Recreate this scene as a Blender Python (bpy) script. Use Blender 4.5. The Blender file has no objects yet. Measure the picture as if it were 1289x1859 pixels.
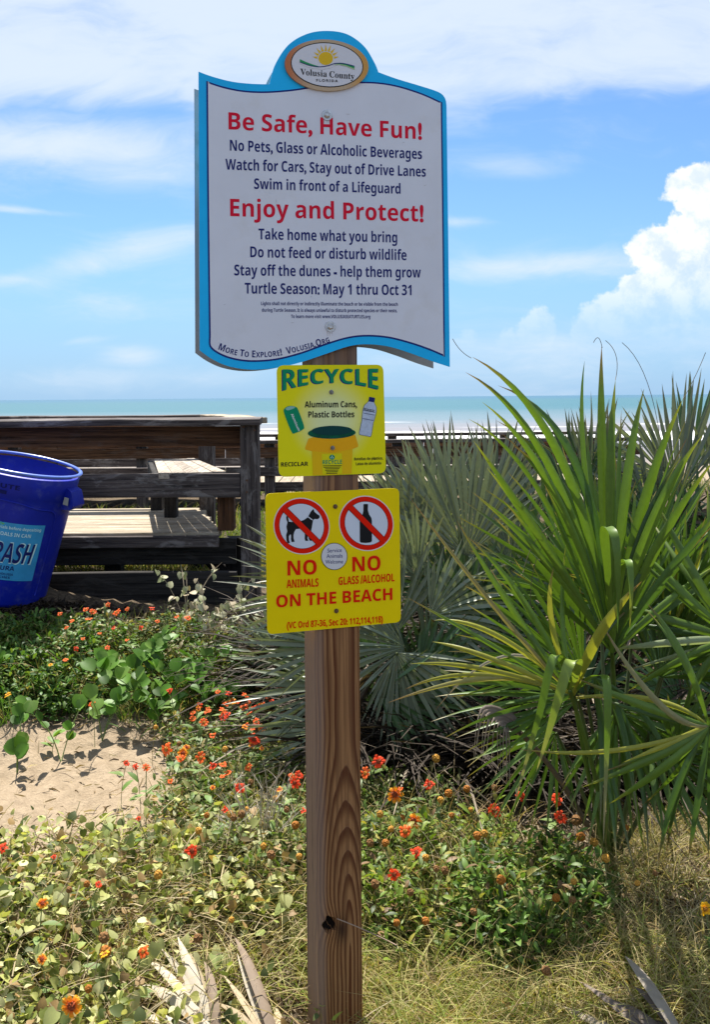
import bpy, bmesh, math, random
import numpy as np
from mathutils import Vector, Matrix

R = math.radians
SC = bpy.context.scene
COL = SC.collection
random.seed(7)
rng = np.random.default_rng(11)

# ------------------------------------------------------------------ camera, sky, sun, exposure
FPX, CX, HY, EYE = 1807.0, 644.5, 721.0, 1.6
ROLL = math.atan(11 / 1289)
cd = bpy.data.cameras.new('camera')
cam = bpy.data.objects.new('camera', cd)
COL.objects.link(cam)
SC.camera = cam
cd.sensor_fit = 'VERTICAL'
cd.sensor_height = 36.0
cd.sensor_width = 24.0
cd.lens = 36.0 * FPX / 1859.0
cd.shift_y = -(929.5 - HY) / 1859.0
cd.clip_start = 0.05
cd.clip_end = 60000
cam.location = (0, 0, EYE)
cam.rotation_mode = 'XYZ'
cam.rotation_euler = (Matrix.Rotation(R(90), 3, 'X') @ Matrix.Rotation(-ROLL, 3, 'Z')).to_euler()

SUN_EL, SUN_AZ = 62.0, -12.0      # azimuth from straight ahead (+y), positive to the right
sd = Vector((math.sin(R(SUN_AZ)) * math.cos(R(SUN_EL)), math.cos(R(SUN_AZ)) * math.cos(R(SUN_EL)), math.sin(R(SUN_EL))))
sl = bpy.data.lights.new('sun', 'SUN')
sl.energy = 5.0
sl.angle = R(0.53)
sl.color = (1.0, 0.95, 0.86)
so = bpy.data.objects.new('sun', sl)
COL.objects.link(so)
so.rotation_euler = sd.to_track_quat('Z', 'Y').to_euler()

SC.view_settings.view_transform = 'Standard'
SC.view_settings.look = 'None'
SC.view_settings.exposure = 1.2
SC.view_settings.gamma = 1.0
SC.view_settings.use_curve_mapping = False


class NT:
    """tiny helper for node trees"""
    def __init__(s, tree):
        s.t = tree
        s.n = tree.nodes
        s.l = tree.links

    def new(s, typ, **kw):
        n = s.n.new(typ)
        for k, v in kw.items():
            setattr(n, k, v)
        return n

    def put(s, sock, v):
        if isinstance(v, bpy.types.NodeSocket):
            s.l.new(v, sock)
        elif v is not None:
            if sock.type == 'RGBA' and not hasattr(v, '__len__'):
                v = (v, v, v, 1)
            if sock.type == 'RGBA' and len(v) == 3:
                v = (*v, 1)
            sock.default_value = v

    def m(s, op, a, b=None, c=None, clamp=False):
        n = s.new('ShaderNodeMath', operation=op, use_clamp=clamp)
        s.put(n.inputs[0], a)
        if b is not None:
            s.put(n.inputs[1], b)
        if c is not None:
            s.put(n.inputs[2], c)
        return n.outputs[0]

    def ss(s, v, lo, hi, a=0.0, b=1.0):
        n = s.new('ShaderNodeMapRange', interpolation_type='SMOOTHSTEP')
        for i, x in enumerate((v, lo, hi, a, b)):
            s.put(n.inputs[i], x)
        return n.outputs[0]

    def mix(s, f, a, b, blend='MIX'):
        n = s.new('ShaderNodeMix', data_type='RGBA', blend_type=blend)
        s.put(n.inputs[0], f)
        s.put(n.inputs[6], a)
        s.put(n.inputs[7], b)
        return n.outputs[2]

    def noise(s, vec, scale, detail=3, rough=0.5, dist=0.0, out=0):
        n = s.new('ShaderNodeTexNoise')
        if vec is not None:
            s.put(n.inputs['Vector'], vec)
        n.inputs['Scale'].default_value = scale
        n.inputs['Detail'].default_value = detail
        n.inputs['Roughness'].default_value = rough
        n.inputs['Distortion'].default_value = dist
        return n.outputs[out]

    def mapv(s, vec, scale=(1, 1, 1), loc=(0, 0, 0), rot=(0, 0, 0)):
        n = s.new('ShaderNodeMapping')
        s.put(n.inputs[0], vec)
        n.inputs[1].default_value = loc
        n.inputs[2].default_value = rot
        n.inputs[3].default_value = scale
        return n.outputs[0]

    def comb(s, x, y, z=0.0):
        n = s.new('ShaderNodeCombineXYZ')
        for i, v in enumerate((x, y, z)):
            s.put(n.inputs[i], v)
        return n.outputs[0]

    def sep(s, v):
        n = s.new('ShaderNodeSeparateXYZ')
        s.put(n.inputs[0], v)
        return n.outputs


def build_world():
    w = bpy.data.worlds.new('World')
    SC.world = w
    w.use_nodes = True
    t = NT(w.node_tree)
    t.n.clear()
    out = t.new('ShaderNodeOutputWorld')
    bg = t.new('ShaderNodeBackground')
    sky = t.new('ShaderNodeTexSky', sky_type='NISHITA')
    sky.sun_disc = False
    sky.sun_elevation = R(SUN_EL)
    sky.sun_rotation = R(SUN_AZ)
    sky.air_density = 1.0
    sky.dust_density = 0.6
    sky.ozone_density = 2.0
    tc = t.new('ShaderNodeTexCoord')
    d = tc.outputs['Generated']
    x, y, z = t.sep(d)[0:3]
    ya = t.m('MAXIMUM', t.m('ABSOLUTE', y), 0.12)
    X = t.m('DIVIDE', x, ya)
    Z = t.m('DIVIDE', z, ya)
    P = t.comb(X, Z, t.m('MULTIPLY', t.m('SIGN', y), 3.0))

    def pxy(px, py):
        u, v = px - CX, py - HY
        return (u * math.cos(ROLL) - v * math.sin(ROLL)) / FPX, (-(v * math.cos(ROLL) + u * math.sin(ROLL))) / FPX
    # deep blue base: clear sky pushed a little towards the saturated blue of the photograph
    base = t.mix(1.0, sky.outputs[0], (0.62, 0.86, 1.12, 1), 'MULTIPLY')
    low = t.ss(Z, 0.0, 0.22, 1.0, 0.0)
    base = t.mix(t.m('MULTIPLY', low, 0.72), base, (2.7, 4.6, 7.2, 1))
    # cirrus veil
    warp = t.noise(t.mapv(P, (2.0, 3.5, 1)), 1.6, 3, 0.55, 0.0, 1)
    wv = t.new('ShaderNodeVectorMath', operation='MULTIPLY_ADD')
    t.put(wv.inputs[0], warp)
    wv.inputs[1].default_value = (0.30, 0.12, 0)
    t.put(wv.inputs[2], P)
    PW = wv.outputs[0]
    s1 = t.noise(t.mapv(PW, (3.2, 15, 1), rot=(0, 0, R(14))), 1.3, 7, 0.62)
    s2 = t.noise(t.mapv(PW, (9, 24, 1), rot=(0, 0, R(-8))), 1.1, 6, 0.6)
    s3 = t.noise(t.mapv(PW, (3.0, 6.0, 1), loc=(3.1, 1.7, 0)), 1.0, 5, 0.55)
    st = t.m('ADD', t.m('MULTIPLY', s1, 0.62), t.m('MULTIPLY', s2, 0.38))
    ZW = t.m('ADD', Z, t.m('MULTIPLY', t.m('SUBTRACT', s3, 0.5), 0.20))
    top = t.ss(ZW, 0.262, 0.325)

    def gauss(px, py, rx, ry, slope=0.0):
        cx, cz = pxy(px, py)
        dx = t.m('SUBTRACT', X, cx)
        dz = t.m('SUBTRACT', t.m('SUBTRACT', Z, cz), t.m('MULTIPLY', dx, slope))
        q = t.m('ADD', t.m('POWER', t.m('DIVIDE', dx, rx / FPX), 2), t.m('POWER', t.m('DIVIDE', dz, ry / FPX), 2))
        return t.m('EXPONENT', t.m('MULTIPLY', q, -1))
    blobs = None
    for a in [(170, 270, 330, 62, -0.10, 1.0), (230, 462, 230, 34, 0.22, 0.75), (20, 380, 110, 8, -0.10, 0.8),
              (20, 510, 70, 16, 0.1, .6), (940, 305, 150, 26, 0.0, 0.55), (1030, 480, 260, 26, 0.05, 0.8),
              (840, 402, 60, 10, 0.0, 0.5), (240, 645, 60, 20, 0.0, 0.75), (150, 618, 50, 10, 0.1, 0.5), (300, 560, 300, 30, 0.05, .35),
              (1000, 630, 330, 50, 0.0, 0.5), (120, 690, 500, 26, 0, .35)]:
        g = t.m('MULTIPLY', gauss(*a[:5]), a[5])
        blobs = g if blobs is None else t.m('MAXIMUM', blobs, g)
    cover = t.m('MAXIMUM', top, blobs)
    thick = t.m('ADD', st, t.m('SUBTRACT', t.m('MULTIPLY', cover, 0.46), 0.52))
    cir = t.ss(thick, -0.02, 0.50)
    cir = t.m('MULTIPLY', cir, t.ss(Z, 1.2, 0.6))
    back = t.m('MULTIPLY', t.ss(st, .30, .60), t.m('MULTIPLY', t.ss(Z, .45, 1.0), 0.85))
    cir = t.m('MAXIMUM', cir, back)
    cirs = t.m('MULTIPLY', cir, 0.86)
    col = t.mix(cirs, base, (6.0, 6.7, 7.5, 1))
    # cumulus towers low on the right
    n1 = t.noise(t.mapv(P, (1, 1, 1)), 26, 7, 0.58, 0.0, 1)
    n2 = t.new('ShaderNodeVectorMath', operation='MULTIPLY_ADD')
    t.put(n2.inputs[0], n1)
    n2.inputs[1].default_value = (0.052, 0.052, 0)
    t.put(n2.inputs[2], P)
    off = t.new('ShaderNodeVectorMath', operation='SUBTRACT')
    t.put(off.inputs[0], n2.outputs[0])
    off.inputs[1].default_value = (0.026, 0.026, 0)
    cxn, czn = t.sep(off.outputs[0])[0:2]
    dens = None
    for px, py, r in [(1262, 352, 58), (1335, 372, 92), (1192, 452, 54), (1246, 470, 84), (1330, 520, 130), (1190, 560, 80),
                      (1088, 598, 52), (1140, 640, 110), (1290, 660, 160), (975, 606, 36), (985, 580, 22), (930, 612, 18), (855, 614, 17),
                      (1450, 430, 150), (1620, 600, 160), (-260, 600, 90), (-400, 560, 120), (-900, 600, 200)]:
        cx, cz = pxy(px, py)
        ddx = t.m('SUBTRACT', cxn, cx)
        ddz = t.m('SUBTRACT', czn, cz)
        dist = t.m('SQRT', t.m('ADD', t.m('MULTIPLY', ddx, ddx), t.m('MULTIPLY', ddz, ddz)))
        v = t.m('DIVIDE', t.m('SUBTRACT', r / FPX, dist), 40 / FPX)
        dens = v if dens is None else t.m('MAXIMUM', dens, v)
    cum = t.ss(dens, -0.08, 0.22)
    cum = t.m('MULTIPLY', cum, t.ss(Z, 0.035, 0.15))
    inner = t.ss(dens, 0.1, 1.7)
    bill = t.noise(P, 34, 5, 0.6)
    lit = t.m('ADD', t.m('MULTIPLY', t.ss(bill, 0.36, 0.62), 0.75), t.m('SUBTRACT', 0.45, t.m('MULTIPLY', inner, 0.32)), clamp=True)
    ccol = t.mix(lit, (4.8, 6.0, 7.4, 1), (8.2, 8.2, 8.2, 1))
    col = t.mix(t.m('MULTIPLY', cum, 0.93), col, ccol)
    t.put(bg.inputs[0], col)
    bg.inputs[1].default_value = 0.06
    t.l.new(bg.outputs[0], out.inputs[0])


build_world()

# ------------------------------------------------------------------ picture measurements -> places in the world
cr, sr = math.cos(ROLL), math.sin(ROLL)


def ray(px, py):
    u, v = px - CX, -(py - HY)
    return Vector(((u * cr + v * sr) / FPX, 1.0, (-u * sr + v * cr) / FPX))


def U(px, py, d):
    r = ray(px, py)
    return Vector((r.x * d, d, EYE + r.z * d))


def G(px, py, z=0.0):
    r = ray(px, py)
    return Vector((0, 0, EYE)) + r * ((z - EYE) / r.z)


def sstep(v, a, b):
    v = np.clip((v - a) / (b - a), 0, 1)
    return v * v * (3 - 2 * v)


def H(x, y):
    """height of the sandy ground"""
    x = np.asarray(x, float)
    y = np.asarray(y, float)
    h = 0.27 * sstep(y, 4.35, 5.7)
    h = h + 0.04 * np.sin(x * 2.1 + 1.3) * np.sin(y * 1.7) * sstep(np.abs(y), 1, 3) * (1 - sstep(y, 8, 12))
    h = h + 0.015 * np.sin(x * 7.3 + y * 3) * np.sin(y * 6.1 - x * 2)
    h = h + 0.17 * np.exp(-(((x + 2.13) / 0.50) ** 2 + ((y - 6.05) / 0.42) ** 2))
    h = h - 0.01 * sstep(y, 6.2, 7.4)
    h = h - 0.085 * (1 - sstep(y, 2.5, 3.5))
    f = sstep(y, 15, 27)
    h = h * (1 - f) + f * -1.45
    h = h - 0.95 * sstep(y, 27, 100)
    h = h - 3.0 * sstep(y, 100, 180)
    return h


def Hf(x, y):
    return float(H(x, y))


# ------------------------------------------------------------------ materials
MATS = {}


def mat(name, color=(0.5, 0.5, 0.5), rough=0.6, spec=0.15, metal=0.0, bump=0.0, bscale=60, var=0.0, vscale=8, dirt=None, dscale=14, coat=0.0):
    if name in MATS:
        return MATS[name]
    m = bpy.data.materials.new(name)
    m.use_nodes = True
    t = NT(m.node_tree)
    b = t.n['Principled BSDF']
    tc = t.new('ShaderNodeTexCoord').outputs['Object']
    c = (*color, 1)
    if var:
        f = t.noise(tc, vscale, 5, 0.6)
        c = t.mix(t.ss(f, 0.3, 0.7), tuple(k * (1 - var) for k in color), tuple(min(1, k * (1 + var)) for k in color))
    if dirt:
        f = t.ss(t.noise(tc, dscale, 6, 0.65), 0.52, 0.72)
        c = t.mix(t.m('MULTIPLY', f, dirt[3]), c, dirt[:3])
    t.put(b.inputs['Base Color'], c)
    b.inputs['Roughness'].default_value = rough
    b.inputs['Specular IOR Level'].default_value = spec
    b.inputs['Metallic'].default_value = metal
    b.inputs['Coat Weight'].default_value = coat
    if bump:
        bn = t.new('ShaderNodeBump')
        bn.inputs['Strength'].default_value = bump
        bn.inputs['Distance'].default_value = 0.01
        t.put(bn.inputs['Height'], t.noise(tc, bscale, 4, 0.6))
        t.l.new(bn.outputs[0], b.inputs['Normal'])
    MATS[name] = m
    return m


def leaf_mat(name, trans=0.35, rough=0.45, spec=0.35, var=0.25, tint=(1, 1, 1)):
    """leaves and petals: colour from the mesh's own 'col' attribute, varied per object, some light passes through"""
    if name in MATS:
        return MATS[name]
    m = bpy.data.materials.new(name)
    m.use_nodes = True
    t = NT(m.node_tree)
    b = t.n['Principled BSDF']
    o = t.n['Material Output']
    at = t.new('ShaderNodeAttribute', attribute_name='col')
    oi = t.new('ShaderNodeObjectInfo')
    k = t.m('ADD', t.m('MULTIPLY', oi.outputs['Random'], var * 2), 1 - var)
    nz = t.noise(t.new('ShaderNodeTexCoord').outputs['Object'], 40, 3, 0.6)
    k = t.m('MULTIPLY', k, t.m('ADD', t.m('MULTIPLY', nz, 0.5), 0.75))
    c = t.mix(1.0, at.outputs['Color'], t.comb(t.m('MULTIPLY', k, tint[0]), t.m('MULTIPLY', k, tint[1]), t.m('MULTIPLY', k, tint[2])), 'MULTIPLY')
    t.put(b.inputs['Base Color'], c)
    b.inputs['Roughness'].default_value = rough
    b.inputs['Specular IOR Level'].default_value = spec
    tr = t.new('ShaderNodeBsdfTranslucent')
    t.put(tr.inputs[0], t.mix(1.0, c, (1.25, 1.25, 0.55, 1), 'MULTIPLY'))
    mx = t.new('ShaderNodeMixShader')
    mx.inputs[0].default_value = trans
    t.l.new(b.outputs[0], mx.inputs[1])
    t.l.new(tr.outputs[0], mx.inputs[2])
    t.l.new(mx.outputs[0], o.inputs[0])
    MATS[name] = m
    return m


def wood_mat(name, c1, c2, scale=1.0, rough=0.85, silver=None, axis=0, lichen=0.0):
    """weathered board: long grain along one object axis, cracks, silvered patches"""
    if name in MATS:
        return MATS[name]
    m = bpy.data.materials.new(name)
    m.use_nodes = True
    t = NT(m.node_tree)
    b = t.n['Principled BSDF']
    tc = t.new('ShaderNodeTexCoord').outputs['Object']
    oi = t.new('ShaderNodeObjectInfo')
    rv = t.comb(t.m('MULTIPLY', oi.outputs['Random'], 17), t.m('MULTIPLY', oi.outputs['Random'], 31), t.m('MULTIPLY', oi.outputs['Random'], 7))
    v = t.new('ShaderNodeVectorMath', operation='ADD')
    t.put(v.inputs[0], tc)
    t.put(v.inputs[1], rv)
    s = [34, 34, 34]
    s[axis] = 1.2
    g = t.noise(t.mapv(v.outputs[0], tuple(k * scale for k in s)), 1.6, 6, 0.65, 0.4)
    s2 = [110, 110, 110]
    s2[axis] = 2.0
    g2 = t.noise(t.mapv(v.outputs[0], tuple(k * scale for k in s2)), 1.2, 4, 0.6)
    c = t.mix(t.ss(g, 0.32, 0.68), c1, c2)
    c = t.mix(t.m('MULTIPLY', t.ss(g2, 0.60, 0.70), 0.75), c, tuple(k * 0.25 for k in c1))
    if silver:
        p = t.noise(t.mapv(v.outputs[0], (3, 9, 9) if axis == 0 else (9, 3, 9) if axis == 1 else (9, 9, 3)), 1.3, 6, 0.7, 0.5)
        c = t.mix(t.m('MULTIPLY', t.ss(p, 0.50, 0.62), silver[3]), c, silver[:3])
    k = t.m('ADD', t.m('MULTIPLY', oi.outputs['Random'], 0.35), 0.82)
    c = t.mix(1.0, c, t.comb(k, k, k), 'MULTIPLY')
    t.put(b.inputs['Base Color'], c)
    b.inputs['Roughness'].default_value = rough
    b.inputs['Specular IOR Level'].default_value = 0.2
    bn = t.new('ShaderNodeBump')
    bn.inputs['Strength'].default_value = 0.7
    bn.inputs['Distance'].default_value = 0.006
    t.put(bn.inputs['Height'], t.m('SUBTRACT', g, t.m('MULTIPLY', t.ss(g2, 0.58, 0.7), 0.8)))
    t.l.new(bn.outputs[0], b.inputs['Normal'])
    MATS[name] = m
    return m


# ------------------------------------------------------------------ object helpers
def link(o, parent=None):
    COL.objects.link(o)
    if parent is not None:
        o.parent = parent
    return o


def tag(o, label=None, cat=None, group=None, kind=None):
    if label:
        o['label'] = label
    if cat:
        o['category'] = cat
    if group:
        o['group'] = group
    if kind:
        o['kind'] = kind
    return o


def empty(name, loc, label, cat, group=None, rz=0.0):
    o = bpy.data.objects.new(name, None)
    link(o)
    o.location = loc
    o.rotation_euler.z = rz
    o.empty_display_size = 0.1
    return tag(o, label, cat, group)


def meshobj(name, verts, faces, m, parent=None, smooth=False, col=None, origin=None):
    """verts in world space; the object's origin is put at `origin` (world) or inherits the parent's location"""
    me = bpy.data.meshes.new(name)
    V = np.array(verts, dtype=float)
    pl = np.array(parent_loc(parent)) if parent is not None else np.zeros(3)
    org = np.array(origin) if origin is not None else pl
    me.from_pydata((V - org).tolist(), [], [list(f) for f in faces])
    if m:
        me.materials.append(m)
    if smooth:
        me.polygons.foreach_set('use_smooth', [True] * len(me.polygons))
    if col is not None:
        set_col(me, col)
    me.update()
    o = bpy.data.objects.new(name, me)
    link(o, parent)
    o.location = tuple(org - pl)
    return o


def parent_loc(p):
    v = Vector((0, 0, 0))
    while p is not None:
        v = v + p.location
        p = p.parent
    return v


def set_col(me, col):
    a = me.color_attributes.new('col', 'FLOAT_COLOR', 'POINT')
    col = np.asarray(col, float)
    n = len(me.vertices)
    c = np.ones((n, 4))
    c[:, :3] = col if col.ndim == 2 else np.tile(col, (n, 1))
    a.data.foreach_set('color', c.ravel())


def np_mesh(name, V, quads, m, parent=None, col=None, smooth=False, tris=None, origin=(0, 0, 0)):
    """fast mesh from arrays (world space); parent's location subtracted"""
    me = bpy.data.meshes.new(name)
    V = np.asarray(V, float)
    pl = np.array(parent_loc(parent)) if parent is not None else np.array(origin, float)
    V = V - pl
    q = np.asarray(quads, dtype=np.int32).reshape(-1, 4) if quads is not None and len(quads) else np.zeros((0, 4), np.int32)
    tr = np.asarray(tris, dtype=np.int32).reshape(-1, 3) if tris is not None and len(tris) else np.zeros((0, 3), np.int32)
    me.vertices.add(len(V))
    me.vertices.foreach_set('co', V.ravel())
    nl = q.size + tr.size
    me.loops.add(nl)
    me.loops.foreach_set('vertex_index', np.concatenate([q.ravel(), tr.ravel()]))
    me.polygons.add(len(q) + len(tr))
    ls = np.concatenate([np.arange(len(q)) * 4, q.size + np.arange(len(tr)) * 3])
    me.polygons.foreach_set('loop_start', ls.astype(np.int32))
    if smooth:
        me.polygons.foreach_set('use_smooth', np.ones(len(q) + len(tr), bool))
    me.update(calc_edges=True)
    me.validate()
    me.materials.append(m)
    if col is not None:
        set_col(me, col)
    o = bpy.data.objects.new(name, me)
    link(o, parent)
    if parent is None:
        o.location = origin
    return o


def box_vf(c0, c1, bev=0.0):
    """axis box from min corner to max corner with a small chamfer"""
    x0, y0, z0 = c0
    x1, y1, z1 = c1
    bm = bmesh.new()
    r = bmesh.ops.create_cube(bm, size=1)
    bmesh.ops.scale(bm, vec=(x1 - x0, y1 - y0, z1 - z0), verts=bm.verts)
    bmesh.ops.translate(bm, vec=((x0 + x1) / 2, (y0 + y1) / 2, (z0 + z1) / 2), verts=bm.verts)
    if bev:
        bmesh.ops.bevel(bm, geom=bm.edges[:], offset=bev, segments=1, affect='EDGES')
    bm.verts.index_update()
    v = [tuple(a.co) for a in bm.verts]
    f = [[a.index for a in p.verts] for p in bm.faces]
    bm.free()
    return v, f


def beam(name, p0, p1, w, h, m, parent, bev=0.004, wob=0.0, roll=0.0, segs=1):
    """board from p0 to p1 (centre line), width w sideways, height h upright; object local x runs along the board"""
    p0, p1 = Vector(p0), Vector(p1)
    L = (p1 - p0).length
    if segs == 1:
        v, f = box_vf((-L / 2, -w / 2, -h / 2), (L / 2, w / 2, h / 2), bev)
    else:
        v, f = [], []
        for i in range(segs + 1):
            x = -L / 2 + L * i / segs
            a, b_ = random.uniform(-wob, wob), random.uniform(-wob, wob)
            tw = random.uniform(-wob, wob) * 0.8
            for (yy, zz) in ((-w / 2, -h / 2 + bev), (-w / 2 + bev, -h / 2), (w / 2 - bev, -h / 2), (w / 2, -h / 2 + bev), (w / 2, h / 2 - bev), (w / 2 - bev, h / 2), (-w / 2 + bev, h / 2), (-w / 2, h / 2 - bev)):
                v.append((x, yy + a * 0.3, zz + b_ + tw * yy / w))
        for i in range(segs):
            for k in range(8):
                f.append([i * 8 + k, (i + 1) * 8 + k, (i + 1) * 8 + (k + 1) % 8, i * 8 + (k + 1) % 8])
        f.append(list(range(8)))
        f.append([segs * 8 + k for k in range(7, -1, -1)])
    me = bpy.data.meshes.new(name)
    me.from_pydata(v, [], f)
    me.materials.append(m)
    me.update()
    o = bpy.data.objects.new(name, me)
    link(o, parent)
    d = (p1 - p0).normalized()
    q = d.to_track_quat('X', 'Z') if abs(d.z) < 0.9 else d.to_track_quat('X', 'Y')
    mt = q.to_matrix().to_4x4() @ Matrix.Rotation(roll, 4, 'X')
    mt.translation = (p0 + p1) / 2 - parent_loc(parent)
    o.matrix_local = mt
    bm = bmesh.new()
    bm.from_mesh(me)
    bmesh.ops.recalc_face_normals(bm, faces=bm.faces)
    bm.to_mesh(me)
    bm.free()
    return o


def tube_vf(pts, radii, sides=6, cap=True):
    V, F = [], []
    pts = [Vector(p) for p in pts]
    n = len(pts)
    up = Vector((0, 0, 1))
    prev = None
    for i, p in enumerate(pts):
        d = (pts[min(i + 1, n - 1)] - pts[max(i - 1, 0)]).normalized()
        a = d.cross(up)
        if a.length < 1e-3:
            a = d.cross(Vector((0, 1, 0)))
        a.normalize()
        if prev is not None and a.dot(prev) < 0:
            a = -a
        prev = a
        b = d.cross(a)
        r = radii[i] if hasattr(radii, '__len__') else radii
        for k in range(sides):
            an = 2 * math.pi * k / sides
            V.append(tuple(p + a * (r * math.cos(an)) + b * (r * math.sin(an))))
    for i in range(n - 1):
        for k in range(sides):
            F.append([i * sides + k, i * sides + (k + 1) % sides, (i + 1) * sides + (k + 1) % sides, (i + 1) * sides + k])
    if cap:
        F.append(list(range(sides)))
        F.append([(n - 1) * sides + k for k in range(sides - 1, -1, -1)])
    return V, F


def join_vf(parts):
    V, F = [], []
    for v, f in parts:
        o = len(V)
        V += [tuple(a) for a in v]
        F += [[i + o for i in a] for a in f]
    return V, F


# ------------------------------------------------------------------ THE SETTING: ground, ocean
def ground_mat():
    m = bpy.data.materials.new('dune_sand')
    m.use_nodes = True
    t = NT(m.node_tree)
    b = t.n['Principled BSDF']
    P = t.new('ShaderNodeNewGeometry').outputs['Position']
    x, y, z = t.sep(P)[0:3]
    n1 = t.noise(P, 2.2, 6, 0.6)
    n2 = t.noise(P, 16, 6, 0.7)
    n3 = t.noise(P, 420, 2, 0.6)
    sand = t.mix(t.ss(n2, 0.3, 0.7), (0.22, 0.165, 0.108), (0.33, 0.255, 0.175))
    sand = t.mix(t.m('MULTIPLY', t.ss(n3, 0.35, 0.7), 0.45), sand, (0.37, 0.30, 0.215))
    # dark litter soil away from the bare patch
    dx = t.m('DIVIDE', t.m('ADD', x, 1.45), 1.0)
    dy = t.m('DIVIDE', t.m('SUBTRACT', y, 4.12), 0.72)
    dd = t.m('SQRT', t.m('ADD', t.m('MULTIPLY', dx, dx), t.m('MULTIPLY', dy, dy)))
    dd = t.m('ADD', dd, t.m('MULTIPLY', t.m('SUBTRACT', n2, 0.5), 0.9))
    lit = t.ss(dd, 0.85, 1.25)
    nearm = t.ss(y, 13, 17, 1, 0)
    litter = t.mix(t.ss(t.noise(P, 38, 5, 0.7), 0.35, 0.65), (0.020, 0.014, 0.010), (0.11, 0.08, 0.05))
    lit = t.m('MULTIPLY', t.m('MULTIPLY', lit, nearm), t.m('ADD', 0.80, t.m('MULTIPLY', t.ss(n1, 0.4, 0.6), 0.20)))
    c = t.mix(lit, sand, litter)
    specks = t.ss(t.noise(P, 75, 3, 0.7), 0.66, 0.72)
    c = t.mix(t.m('MULTIPLY', specks, 0.6), c, (0.10, 0.065, 0.04))
    wet = t.ss(y, 30, 60)
    c = t.mix(wet, c, (0.17, 0.165, 0.18))
    t.put(b.inputs['Base Color'], c)
    b.inputs['Roughness'].default_value = 0.95
    b.inputs['Specular IOR Level'].default_value = 0.1
    bn = t.new('ShaderNodeBump')
    bn.inputs['Strength'].default_value = 0.8
    bn.inputs['Distance'].default_value = 0.03
    t.put(bn.inputs['Height'], t.m('ADD', n2, t.m('MULTIPLY', n3, 0.12)))
    t.l.new(bn.outputs[0], b.inputs['Normal'])
    return m


def grid_mesh(name, xs, ys, zf, m, extra=None):
    X, Y = np.meshgrid(xs, ys)
    Z = zf(X, Y)
    V = np.stack([X.ravel(), Y.ravel(), Z.ravel()], 1)
    nx, ny = len(xs), len(ys)
    i = np.arange(nx - 1)[None, :] + (np.arange(ny - 1) * nx)[:, None]
    q = np.stack([i, i + 1, i + 1 + nx, i + nx], -1).reshape(-1, 4)
    return np_mesh(name, V, q, m, smooth=True)


def spread(*segs):
    out = []
    for a, b, n in segs:
        out.append(np.linspace(a, b, n, endpoint=False))
    out.append([segs[-1][1]])
    return np.concatenate(out)


gx = spread((-6000, -200, 8), (-200, -20, 12), (-20, -5, 20), (-5, 5, 170), (5, 20, 20), (20, 200, 12), (200, 6000, 8))
gy = spread((-60, -6, 10), (-6, 1.5, 20), (1.5, 8, 130), (8, 30, 60), (30, 190, 40))


def ground_z(X, Y):
    z = H(X, Y)
    near = (np.abs(X) < 6) & (Y < 9)
    patch = np.exp(-(((X + 1.42) / .8) ** 2 + ((Y - 4.16) / .7) ** 2))
    bump = (0.012 + .014 * patch) * np.sin(X * 23 + 3 * np.sin(Y * 9)) * np.sin(Y * 19 + 2 * np.sin(X * 11)) + 0.008 * np.sin(X * 47 + Y * 31)
    return z + np.where(near, bump, 0)


gr = grid_mesh('ground', gx, gy, ground_z, ground_mat())
tag(gr, 'pale sandy dune ground with litter and bare patch', kind='structure')


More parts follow.
